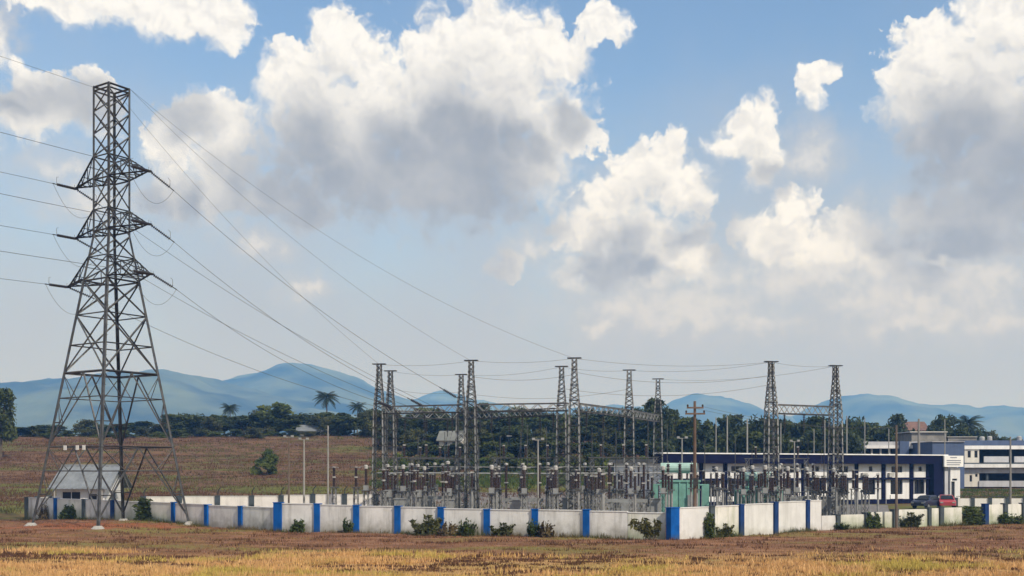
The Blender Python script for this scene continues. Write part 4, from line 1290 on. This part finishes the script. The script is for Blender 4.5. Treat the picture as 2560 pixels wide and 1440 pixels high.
# ------------------------------------------------------------------ parked cars
def car(loc, rz, paint, label):
    t = empty('parked_car', loc, rz, label, 'car')
    W = .84
    prof = [(-2.0, .35), (-2.02, .72), (-1.85, .86), (-1.05, .95), (-.45, 1.42), (.75, 1.46), (1.45, 1.0), (1.95, .92), (2.02, .6), (1.98, .35)]
    b = MB(); n = len(prof)
    for y, k in ((-W, .94), (-W * .9, 1.0), (W * .9, 1.0), (W, .94)):
        for (x, z) in prof:
            tz = z * (k if z > .9 else 1)
            b.v.append((x * (k if z < .9 else k * .98), y * (1 if z < 1.0 else .80), tz))
    for j in range(3):
        for i in range(n):
            i2 = (i + 1) % n
            b.f.append((j * n + i, j * n + i2, (j + 1) * n + i2, (j + 1) * n + i))
    b.f.append(tuple(range(n))); b.f.append(tuple(range(3 * n, 4 * n))[::-1])
    body = b.build('body', M[paint], t)
    for s in (-1, 1):
        MB().poly([(-.9, 0, .98), (-.42, -.02 * s, 1.34), (.68, -.02 * s, 1.36), (1.25, 0, 1.0)], (0, .012 * s, 0)).build('side_window', M['glass'], t, (0, s * (W * .90), 0))
        for x in (-1.25, 1.25):
            w = MB().tube([(x, s * .66, .32), (x, s * .86, .32)], .32, 14).build('wheel', M['rubber'], t)
            MB().tube([(x, s * .862, .32), (x, s * .872, .32)], .2, 12).build('rim', M['steel_pale'], w)
        MB().box((-2.0, s * .6, .68), (.08, .3, .14)).build('headlight', M['cap'], t)
        MB().box((2.0, s * .62, .74), (.06, .24, .16)).build('tail_light', M['red_car'], t)
    MB().poly([(-1.02, -.66, 1.0), (-1.02, .66, 1.0), (-.50, .56, 1.40), (-.50, -.56, 1.40)], (-.02, 0, .02)).build('windscreen', M['glass'], t)
    MB().poly([(1.40, -.66, 1.05), (1.40, .66, 1.05), (.84, .56, 1.42), (.84, -.56, 1.42)], (.02, 0, .02)).build('rear_window', M['glass'], t)
car((wx(2366, 118), 118, .10), R(72), 'red_car', 'red car parked by the entrance of the control building')
car((wx(2318, 117), 117, .08), R(40), 'dark_car', 'dark blue car parked beside the red car')

# ------------------------------------------------------------------ vegetation
def leaf_cloud(centres, radii, n, size, rg, squash=.8, shell=.55, elong=1.7):
    """n leaf quads spread through clumps; returns V, Q"""
    centres = np.asarray(centres, float); radii = np.asarray(radii, float)
    w = radii ** 2; k = rg.choice(len(centres), n, p=w / w.sum())
    d = rg.normal(size=(n, 3)); d /= np.linalg.norm(d, axis=1)[:, None]
    r = (shell + (1 - shell) * rg.random(n)) * radii[k]
    c = centres[k] + d * r[:, None] * np.array([1, 1, squash])
    nrm = d * .6 + rg.normal(size=(n, 3)) * .6 + np.array([0, 0, .35]); nrm /= np.linalg.norm(nrm, axis=1)[:, None]
    a = np.cross(nrm, rg.normal(size=(n, 3))); a /= np.linalg.norm(a, axis=1)[:, None]
    b = np.cross(nrm, a)
    s = size * (.6 + .8 * rg.random(n))[:, None]
    a = a * s * elong * .5; b = b * s * .5
    V = np.stack([c - a, c - b * .9 + a * .1, c + a, c + b * .9 + a * .1], 1).reshape(-1, 3)
    Q = np.arange(4 * n).reshape(-1, 4)
    return V, Q

def make_tree(kind, seed, H=8.0, Wd=6.0, leaf='leaf_dark', n=2600, size=.36, low=.18):
    rg = np.random.default_rng(seed)
    cs, rs = [], []
    m = MB()
    th = H * (low + .25)
    lean = rg.normal(size=2) * .03 * H
    m.tube([(0, 0, -.6), (lean[0] * .3, lean[1] * .3, th * .5), (lean[0], lean[1], th), (lean[0] * 1.2, lean[1] * 1.2, H * .72)], [.035 * H * .7, .026 * H * .7, .02 * H * .7, .008 * H], 7)
    nb = 24 if kind != 'spread' else 20
    for i in range(nb):
        t = rg.random()
        if kind == 'round': z = H * (low + (1 - low) * (.12 + .8 * t)); env = math.sqrt(max(.05, 1 - ((z / H - (low + .45 * (1 - low))) / (.62 * (1 - low))) ** 2))
        elif kind == 'tall': z = H * (low + (1 - low) * (.1 + .84 * t)); env = .35 + .65 * math.sin(math.pi * min(1, .15 + t * .8))
        elif kind == 'spread': z = H * (.66 + .26 * t); env = 1.0 - .5 * t
        else: z = H * (.08 + .8 * t); env = 1.0 - .55 * t          # bushy down to the ground
        a = rg.random() * 6.283; q = math.sqrt(rg.random()) * env * Wd * .5
        r = H * rg.uniform(.075, .15) * (1.6 if kind == 'bush' else 1.1)
        cs.append((math.cos(a) * q * .85, math.sin(a) * q * .85, min(z, H - r * .8))); rs.append(r)
        if i % 3 == 0:
            b0 = Vector((lean[0] * .8, lean[1] * .8, min(th, z * .7)))
            m.tube([b0, b0.lerp(Vector(cs[-1]), .55) + Vector((0, 0, -.02 * H)), cs[-1]], [.011 * H, .007 * H, .003 * H], 5)
    V, Q = leaf_cloud(cs, rs, n, size, rg, .75, .42)
    t = empty('tree')
    m.build('trunk', M['trunk'], t)
    link('crown', np_mesh('crown', V, Q, M[leaf]), t)
    t['_h'] = H; t['_w'] = Wd
    return t

def frond_mesh():
    V, Q = [], []
    n = 22; L = 3.2
    def c(u): return np.array([L * u * (1 - .12 * u), 0, .75 * u - 1.9 * u * u])
    for i in range(n):
        u = .12 + .86 * i / (n - 1)
        p = c(u); tn = c(u + .02) - c(u - .02); tn /= np.linalg.norm(tn)
        ln = .85 * math.sin(math.pi * (.18 + .78 * u)) + .08
        for s in (-1, 1):
            tip = p + tn * ln * .55 + np.array([0, s * ln * .72, -ln * .42])
            k = len(V)
            V += [p - tn * .055, p + tn * .055, tip + tn * .015, tip - tn * .015]; Q.append((k, k + 1, k + 2, k + 3))
    for i in range(8):
        u0, u1 = i / 8, (i + 1) / 8; k = len(V)
        for u in (u0, u1):
            p = c(u); w = .05 * (1 - u) + .012
            V += [p + np.array([0, -w, 0]), p + np.array([0, w, .0])]
        Q.append((k, k + 1, k + 3, k + 2))
    return np_mesh('frond', np.array(V), np.array(Q), M['leaf_palm'])
FROND = frond_mesh()
def make_palm(seed, H=9.0):
    rg = np.random.default_rng(seed)
    t = empty('palm_tree')
    bx, by = rg.normal(size=2) * .5
    m = MB(); pts = [(bx * (u ** 2), by * (u ** 2), H * u - .5 * (1 - u)) for u in np.linspace(0, 1, 7)]
    m.tube(pts, list(np.linspace(.20, .11, 7)), 7); m.build('trunk', M['trunk'], t)
    for i in range(26):
        o = link('frond', FROND, t, (bx, by, H))
        el = 1.15 - 1.75 * (i / 25) ** 1.1
        o.rotation_euler = (rg.normal() * .15, -el * .8, i * 2.39996 + rg.normal() * .2)
        s = rg.uniform(.9, 1.2); o.scale = (s, s, s)
    m = MB()
    for k in range(7):
        a = k * .9; m.lathe([(.02, -.14), (.11, -.06), (.12, .03), (.03, .12)], (bx + .22 * math.cos(a), by + .22 * math.sin(a), H - .25), 6)
    m.build('coconut_bunch', M['weed_green'], t)
    t['_h'] = H + .8; t['_w'] = 6.0
    return t

M['leaf_wood'] = leafmat('olive_wood_foliage', (.055, .066, .020), (.12, .125, .036), .35)
TP = {'round': [make_tree('round', 1, leaf='leaf_dark'), make_tree('round', 2, leaf='leaf_mid'), make_tree('round', 21, leaf='leaf_wood')],
      'blue': [make_tree('round', 3, leaf='leaf_blue'), make_tree('bush', 13, leaf='leaf_blue', low=.05)],
      'tall': [make_tree('tall', 4, 10, 5.2, 'leaf_dark', 2600, .38), make_tree('tall', 5, 10, 5.0, 'leaf_blue', 2600, .38)],
      'spread': [make_tree('spread', 6, 9, 9.5, 'leaf_blue', 2600, .36)],
      'bush': [make_tree('bush', 7, 5, 6.5, 'leaf_mid', 3400, .34, .05), make_tree('bush', 8, 5, 6.5, 'leaf_dark', 2400, .30, .05), make_tree('bush', 9, 5, 6.5, 'leaf_olive', 2200, .28, .05)],
      'palm': [make_palm(1), make_palm(2, 8.5)]}
t_used = set()
def plant(kind, var, x, d, ytop, wpx, label, cat='tree', group=None, name=None, zb=None):
    p = TP[kind][var % len(TP[kind])]
    key = (kind, var % len(TP[kind]))
    o = p if key not in t_used else copy_tree(p)
    t_used.add(key)
    X = wx(x, d); z0 = gz(X, d) if zb is None else zb
    h = max(1.0, wz(ytop, d) - z0); w = wpx * d / F
    s = h / p['_h']
    if kind == 'palm': o.scale = (s, s, s)
    else: o.scale = (w / p['_w'], w / p['_w'], s)
    o.location = (X, d, z0 - .1); o.rotation_euler = (0, 0, rng.uniform(0, 6.28))
    if name: o.name = name
    for k in ('_h', '_w'):
        if k in o and o is not p: del o[k]
    tag(o, label, cat, group)
    return o

# trees that stand out
plant('tall', 0, 2, 172, 968, 74, 'leafy tree at the far end of the brown hillside')
plant('palm', 0, 818, 216, 985, 0, 'tallest coconut palm above the hillside trees', 'palm')
plant('palm', 1, 577, 220, 1014, 0, 'coconut palm among the hillside trees beside the big green tree', 'palm')
plant('palm', 0, 893, 220, 1010, 0, 'coconut palm beside the outer gantry columns', 'palm')
plant('tall', 1, 1207, 205, 1004, 46, 'slim tree beside the wide-capped gantry column')
plant('palm', 0, 2412, 205, 1048, 0, 'small coconut palm beside the umbrella-shaped tree', 'palm')
plant('round', 1, 690, 208, 1003, 110, 'big bright green tree on the hillside ridge')
plant('tall', 1, 1645, 175, 990, 72, 'tall round-headed dark tree behind the last column of the rear beam')
plant('tall', 0, 1682, 182, 1020, 50, 'lower dark tree close beside the tall round-headed tree')
plant('spread', 0, 2366, 200, 1034, 115, 'umbrella-shaped spreading tree behind the rooftop room')
plant('tall', 1, 2240, 205, 1030, 52, 'lone narrow tree above the blue office block')
plant('bush', 0, 668, 150, 1118, 78, 'round green bush alone on the brown hillside', 'bush', name='shrub')
# ridge line of the hillside
row = [(60,1062,90),(120,1060,80),(215,1046,60),(290,1056,80),(345,1050,60),(400,1058,70),(442,1028,56),(475,1030,60),(520,1038,62),(560,1046,60),(612,1030,70),(645,1022,64),(725,1030,70),(770,1030,66),(800,1036,64),(845,1024,60),(870,1034,60),(915,1024,60)]
for i, (x, y, w) in enumerate(row):
    kd = ('round', 'blue', 'bush')[i % 3]
    lb = {'round': 'round-crowned', 'blue': 'blue-green', 'bush': 'low spreading'}[kd]
    plant(kd, i, x, 203 + (i * 7) % 16, y, w * 1.5, f'{lb} tree in the line along the top of the brown hillside', group=f'{lb} trees along the hillside top')
for i, x in enumerate(range(430, 945, 38)):
    plant(('round', 'tall', 'blue')[i % 3], i, x, 224 + (i * 7) % 9, 1036 + (i * 29) % 17 - 8, 74, 'dark tree behind the front line of hillside trees', group='rear rank of hillside trees')
for i, x in enumerate(range(-10, 960, 46)):
    plant('bush', i, x, 199 + (i * 5) % 7, 1066 + (i * 37) % 14, 66, 'low scrubby bush at the foot of the hillside tree line', 'bush', 'scrub along the hillside tree line', 'shrub')
# wood behind the gantries
k = 0
KL = {'round': 'round-crowned dark', 'blue': 'blue-green', 'bush': 'low bushy', 'tall': 'tall narrow'}
RK = {212: 'rear', 194: 'third', 178: 'second', 165: 'front', 182: 'rear', 166: 'front'}
for d, y0, x0, x1, st, w in ((212, 1022, 940, 1700, 40, 78), (194, 1040, 950, 1690, 46, 84), (178, 1068, 985, 1690, 52, 84), (165, 1096, 1060, 1690, 58, 80)):
    for x in range(x0, x1, st):
        k += 1
        y = y0 + (k * 53) % 23 - 11
        kk = ('round', 'blue', 'bush', 'tall')[k % 4 if d > 190 else k % 3]
        plant(kk, k, x + (k * 31) % 19 - 9, d + (k * 17) % 9 - 4, y, w + (k * 29) % 24, f'{KL[kk]} tree in the {RK[d]} rank of the wood behind the gantries', group=f'{KL[kk]} trees, {RK[d]} rank, wood behind the gantries')
for i, x in enumerate(range(1000, 1640, 34)):
    plant('bush', i * 2, x, 151 + (i * 7) % 6, 1128 + (i * 23) % 14, 62 + (i * 19) % 20, 'low green bush below the wood behind the gantries', 'bush', 'bushes along the lower edge of the wood', 'shrub')
# wood behind the control building
for d, y0, x0, x1, st, w in ((182, 1040, 1715, 2215, 38, 80), (166, 1066, 1705, 2150, 46, 84)):
    for x in range(x0, x1, st):
        k += 1
        y = y0 + (k * 53) % 21 - 9 + max(0, (x - 2120) * .12)
        kk = ('round', 'blue', 'tall')[k % 3]
        plant(kk, k, x, d + (k * 17) % 9 - 4, y, w + (k * 29) % 24, f'{KL[kk]} tree in the {RK[d]} rank behind the navy fascia building', group=f'{KL[kk]} trees, {RK[d]} rank behind the control building')
for x, y, w in ((2205,1062,70),(2250,1066,80),(2300,1066,80),(2345,1058,70),(2395,1062,70),(2440,1064,70),(2480,1072,70),(2520,1082,70),(2560,1090,80),(2610,1088,80)):
    k += 1
    plant(('round', 'blue', 'bush')[k % 3], k, x, 212 + (k * 17) % 9, y, w + 10, 'dark tree in the row behind the blue office block', group='trees behind the office block')

# ------------------------------------------------------------------ grass and ground cover
WALLX = np.array([p.x for p in PA] + [p.x for p in PB] + [p.x for p in PC] + [p.x for p in PD])
WALLY = np.array([p.y for p in PA] + [p.y for p in PB] + [p.y for p in PC] + [p.y for p in PD])
o_ = np.argsort(WALLX); WALLX, WALLY = WALLX[o_], WALLY[o_]
def in_front(X, Y, m=.35): return Y < np.interp(X, WALLX, WALLY, left=104, right=92) - m

def blades(X, Y, h, w, nb, rg, spread=.12, lean=.5):
    n = len(X)
    Z = ground_h(X, Y)
    X = np.repeat(X, nb); Y = np.repeat(Y, nb); Z = np.repeat(Z, nb); h = np.repeat(h, nb) * rg.uniform(.55, 1.15, n * nb); w = np.repeat(w, nb)
    bx = X + rg.normal(size=n * nb) * spread; by = Y + rg.normal(size=n * nb) * spread
    a = rg.random(n * nb) * 6.283; l = rg.random(n * nb) * lean * h
    tx, ty = bx + np.cos(a) * l, by + np.sin(a) * l
    p = rg.random(n * nb) * 3.1416; ox, oy = np.cos(p) * w / 2, np.sin(p) * w / 2
    V = np.stack([np.stack([bx - ox, by - oy, Z - .03], -1), np.stack([bx + ox, by + oy, Z - .03], -1), np.stack([tx, ty, Z + h], -1)], 1).reshape(-1, 3)
    return V, np.arange(3 * n * nb).reshape(-1, 3)

def grass_mat(name, cols, scale=.22, trans=.3):
    m = bpy.data.materials.new(name); m.use_nodes = True
    t = m.node_tree; N = NT(t); b = t.nodes['Principled BSDF']
    b.inputs['Roughness'].default_value = .8; b.inputs['Specular IOR Level'].default_value = .15
    P = N.n('ShaderNodeNewGeometry').outputs['Position']
    n1 = N.noise(N.vec('MULTIPLY', P, (.45, 1, 1)), scale, 4, .6)
    n2 = N.noise(P, 3.0, 3, .6)
    c = N.mix(N.smooth(n2, .3, .7), cols[0], cols[1])
    c2 = N.mix(N.smooth(n2, .3, .7), cols[2], cols[3])
    c = N.mix(N.smooth(n1, .48, .62), c, c2)
    t.links.new(c, b.inputs['Base Color'])
    tr = N.n('ShaderNodeBsdfTranslucent'); t.links.new(c, tr.inputs['Color'])
    mx = N.n('ShaderNodeMixShader'); mx.inputs[0].default_value = trans
    t.links.new(b.outputs[0], mx.inputs[1]); t.links.new(tr.outputs[0], mx.inputs[2])
    t.links.new(mx.outputs[0], t.nodes['Material Output'].inputs['Surface'])
    return m
M['straw'] = grass_mat('dry_straw', [(.56, .32, .13), (.84, .54, .25), (.44, .34, .08), (.66, .52, .14)], .3)
M['brown_grass'] = grass_mat('brown_dry_grass', [(.19, .090, .054), (.40, .21, .125), (.21, .14, .05), (.36, .25, .09)], .16)
M['dark_scrub'] = grass_mat('dark_dead_scrub', [(.075, .036, .020), (.15, .075, .042), (.09, .046, .025), (.15, .08, .045)], .3, .1)
M['hill_scrub'] = grass_mat('hill_scrub', [(.082, .046, .028), (.18, .10, .06), (.085, .085, .026), (.15, .145, .045)], .07, .2)
M['cover_green'] = grass_mat('bright_ground_cover', [(.055, .085, .02), (.10, .135, .035), (.075, .11, .025), (.13, .16, .045)], .2)

def field(name, d0, d1, n, hgt, wid, nb, mt, label, rg, clump=None, spread=.12, lean=.6, keep=None):
    d = np.sqrt(rg.random(n) * (d1 ** 2 - d0 ** 2) + d0 ** 2)
    u = rg.uniform(-1420, 1420, n) / F
    X, Y = u * d, d
    ok = in_front(X, Y) if d0 < 100 else np.ones(n, bool)
    if clump is not None:
        f = fbm(X * clump[0], Y * clump[1], 4, clump[3])
        ok &= f + rg.normal(size=n) * .06 > clump[2]
    if keep is not None: ok &= keep(X, Y)
    X, Y = X[ok], Y[ok]
    h = rg.uniform(*hgt, len(X)); w = rg.uniform(*wid, len(X))
    V, Q = blades(X, Y, h, w, nb, rg, spread, lean)
    tag(link(name, np_mesh(name, V, Q, M[mt])), label, 'grass', None, 'stuff')
rg = np.random.default_rng(5)
field('straw_grass', 40, 66, 120000, (.08, .36), (.03, .08), 3, 'straw', 'tall dry straw-yellow grass along the near edge of the field', rg, (.30, .9, -.12, 41), keep=lambda X, Y: Y < 51 + 15 * fbm(X / 8, Y / 3, 4, 44) + rg.normal(size=len(X)) * 1.5)
field('brown_grass', 40, 102, 52000, (.04, .15), (.02, .055), 4, 'brown_grass', 'short brown dry grass covering the field before the wall', rg)
field('dead_scrub', 54, 80, 30000, (.06, .24), (.04, .10), 5, 'dark_scrub', 'dark dead scrub lying in streaks across the field', rg, (.42, 1.3, .33, 51), .16)
field('dead_scrub', 40, 55, 40000, (.05, .16), (.05, .12), 5, 'dark_scrub', 'dark dead clods and scrub scattered through the straw', rg, (1.1, 2.4, .25, 53), .12)
field('hill_scrub', 108, 205, 30000, (.10, .42), (.06, .16), 4, 'hill_scrub', 'dry brown scrub on the rising hillside', rg, None, .3, keep=lambda X, Y: X / Y < .14)
field('dead_hill_scrub', 108, 200, 42000, (.12, .36), (.08, .2), 4, 'dark_scrub', 'dark dead scrub in lines along the hillside contours', rg, (.035, .55, .20, 57), .35, keep=lambda X, Y: X / Y < .14)
field('ground_cover', 132, 168, 26000, (.25, .7), (.12, .26), 4, 'cover_green', 'bright green ground cover below the wood behind the gantries', rg, (.08, .10, -.05, 61), .35, keep=lambda X, Y: (X / Y > -.13) & (X / Y < .10))
field('lawn', 122, 158, 24000, (.10, .25), (.08, .16), 4, 'cover_green', 'green lawn in front of the blue office block', rg, None, .3, keep=lambda X, Y: (X / Y > .405))

# grass along the foot of the walls
PW = PA + PB + PC + PD
gx_, gy_ = [], []
for a, b in zip(PW[:-1], PW[1:]):
    L = (b - a).length
    if L > 8: continue
    n = int(L * 26)
    t_ = rg.random(n); nx, ny = -(b.y - a.y) / L, (b.x - a.x) / L
    if ny > 0: nx, ny = -nx, -ny
    off = rg.exponential(.28, n) + .14
    gx_ += list(a.x + (b.x - a.x) * t_ + nx * off); gy_ += list(a.y + (b.y - a.y) * t_ + ny * off)
gx_, gy_ = np.array(gx_), np.array(gy_)
f = fbm(gx_ * .35, gy_ * .35, 3, 71)
ok = f > -.15
V, Q = blades(gx_[ok], gy_[ok], rg.uniform(.10, .35, ok.sum()) * (1 + 1.6 * np.clip(f[ok], 0, 1)), rg.uniform(.02, .05, ok.sum()), 5, rg, .1, .5)
M['foot_grass'] = grass_mat('wall_foot_grass', [(.06, .075, .02), (.12, .125, .04), (.13, .09, .045), (.2, .15, .07)], .25)
tag(link('wall_foot_grass', np_mesh('wall_foot_grass', V, Q, M['foot_grass'])), 'uneven grass growing along the foot of the boundary walls', 'grass', None, 'stuff')

# weeds and bushes against the wall
def make_bush(seed, leaf, n=1300, w=1.6, h=1.2, size=.12, up=False):
    """ragged weed clump: many bent stems with leaves strung along them"""
    r2 = np.random.default_rng(seed)
    t = empty('bush')
    m = MB(); pts = []
    for i in range(30):
        a = r2.random() * 6.283; q = math.sqrt(r2.random()) * w * .5; sh = h * r2.uniform(.35, 1.08) * (1 - .35 * (q / (w * .5)) ** 2)
        b = np.array([q * math.cos(a) * .55, q * math.sin(a) * .35, -.1]); e = np.array([q * math.cos(a) * (.8 if up else 1.1), q * math.sin(a) * .6, sh])
        mid = (b + e) / 2 + np.array([0, 0, sh * .18]) + r2.normal(size=3) * .05
        m.tube([tuple(b), tuple(mid), tuple(e)], [.014, .010, .004], 4)
        for k in range(n // 30):
            u = r2.uniform(.18, 1.0)
            p = (1 - u) ** 2 * b + 2 * u * (1 - u) * mid + u * u * e
            pts.append(p + r2.normal(size=3) * .075 * np.array([1, 1, .8]))
    tag(m.build('stems', M['trunk'], t), kind='stuff')
    V, Q = leaf_cloud(pts, np.full(len(pts), .03), len(pts), size, r2, 1.0, .2, 2.4)
    link('foliage', np_mesh('foliage', V, Q, M[leaf]), t)
    t['_w'] = w; t['_h'] = h
    return t
BP = {'olive': make_bush(31, 'leaf_olive', 900), 'green': make_bush(32, 'weed_green', up=True), 'dark': make_bush(33, 'weed_green', 900), 'dry': make_bush(34, 'weed_dry', 700), 'vine': make_bush(35, 'weed_green', 1000, 1.0, 1.9, .12, True)}
b_used = set()
def bush(kind, x, ytop, ybase, wpx, label, name='bush', front=.65, cat='bush'):
    # distance from the wall it grows against
    P = min(PW, key=lambda p: abs(1280 + F * p.x / p.y - x))
    for a, b in zip(PW[:-1], PW[1:]):
        xa, xb = 1280 + F * a.x / a.y, 1280 + F * b.x / b.y
        if min(xa, xb) <= x <= max(xa, xb): P = ray_on((a.x, a.y), (b.x, b.y), x); break
    d = P.y - front
    o = BP[kind] if kind not in b_used else copy_tree(BP[kind])
    w0, h0 = BP[kind]['_w'], BP[kind]['_h']
    b_used.add(kind)
    X = wx(x, d); z0 = gz(X, d)
    o.location = (X, d, z0 - .05); o.rotation_euler = (0, 0, rng.uniform(-.5, .5))
    h = max(.3, (ybase - ytop) * d / F) * 1.05; wpx = wpx * 1.05
    o.scale = (wpx * d / F / w0, .9, h / h0); o.name = name
    tag(o, label, cat)
bush('olive', 1068, 1288, 1342, 74, 'largest olive bush spread over the wall foot below the wide-capped column')
bush('dry', 1124, 1306, 1342, 50, 'dry brown bush touching the largest olive bush at the wall')
bush('dark', 1168, 1300, 1344, 40, 'dark upright weed clump between two blue pilasters')
bush('olive', 1257, 1310, 1346, 58, 'rounded low bush beside a blue pilaster of the long wall')
bush('dark', 1334, 1304, 1348, 34, 'dark weed hugging the blue pilaster before the floodlight pole')
bush('dry', 1366, 1308, 1348, 36, 'thin dry weed just past the weed on the pilaster')
bush('green', 745, 1292, 1328, 40, 'green weed beside the double blue pillar')
bush('dark', 868, 1296, 1334, 24, 'slim dark weed in the third panel past the double pillar')
bush('green', 172, 1262, 1302, 60, 'green weeds at the wall foot beside the grey-roofed hut')
bush('vine', 362, 1244, 1306, 54, 'leafy green vine climbing the wall behind the tower')
bush('dry', 112, 1258, 1302, 26, 'tall dry weed before the end panel of the tower wall')
bush('vine', 1775, 1272, 1342, 26, 'dark creeper covering a pilaster beside the wooden pole')
bush('olive', 1812, 1306, 1344, 44, 'straggling weed on the bright wall after the creeper')
bush('dark', 2106, 1306, 1326, 34, 'small dark bush at the step of the short wall')
bush('green', 2184, 1286, 1330, 44, 'fresh green tall weed before the short stained wall')
bush('olive', 2275, 1280, 1320, 60, 'yellowish weed screen beside the brown utility pole')
bush('vine', 2432, 1262, 1314, 56, 'leafy thicket filling the gap in the short wall')
bush('dark', 2520, 1284, 1314, 70, 'wide dark bush before the end panels of the short wall')

# young palm-like plant leaning at the wall corner
pl = empty('leaning_shrub', (0, 0, 0), 0, 'yellow-green leafy shrub leaning over before the blue corner pillar of the wall', 'shrub')
P = ray_on(WB0, WB1, 1632); P = Vector((wx(1632, P.y - .8), P.y - .8, 0)); pl.location = (P.x, P.y, gz(P.x, P.y) - .05)
M['frond_yellow'] = leafmat('yellow_green_frond', (.085, .085, .024), (.17, .155, .05), 2.0)
r3 = np.random.default_rng(77)
m = MB(); pts = []
for i in range(13):
    lean = r3.uniform(.35, 1.5); top_z = r3.uniform(.75, 1.65)
    b = np.array([r3.normal() * .12, r3.normal() * .1, 0]); e = np.array([-lean, r3.normal() * .2, top_z])
    if i > 9: e[0] = r3.uniform(.0, .5)
    mid = (b + e) / 2 + np.array([.1, 0, .22])
    m.tube([tuple(b), tuple(mid), tuple(e)], [.022, .015, .006], 5)
    for k in range(46):
        u_ = r3.uniform(.25, 1.0)
        pts.append((1 - u_) ** 2 * b + 2 * u_ * (1 - u_) * mid + u_ * u_ * e + r3.normal(size=3) * .06)
tag(m.build('stems', M['trunk'], pl), kind='stuff')
V, Q = leaf_cloud(pts, np.full(len(pts), .03), len(pts), .14, r3, 1.0, .2, 2.6)
link('foliage', np_mesh('foliage', V, Q, M['frond_yellow']), pl)
for o in SC.objects:
    for k in ('_h', '_w'):
        if k in o: del o[k]
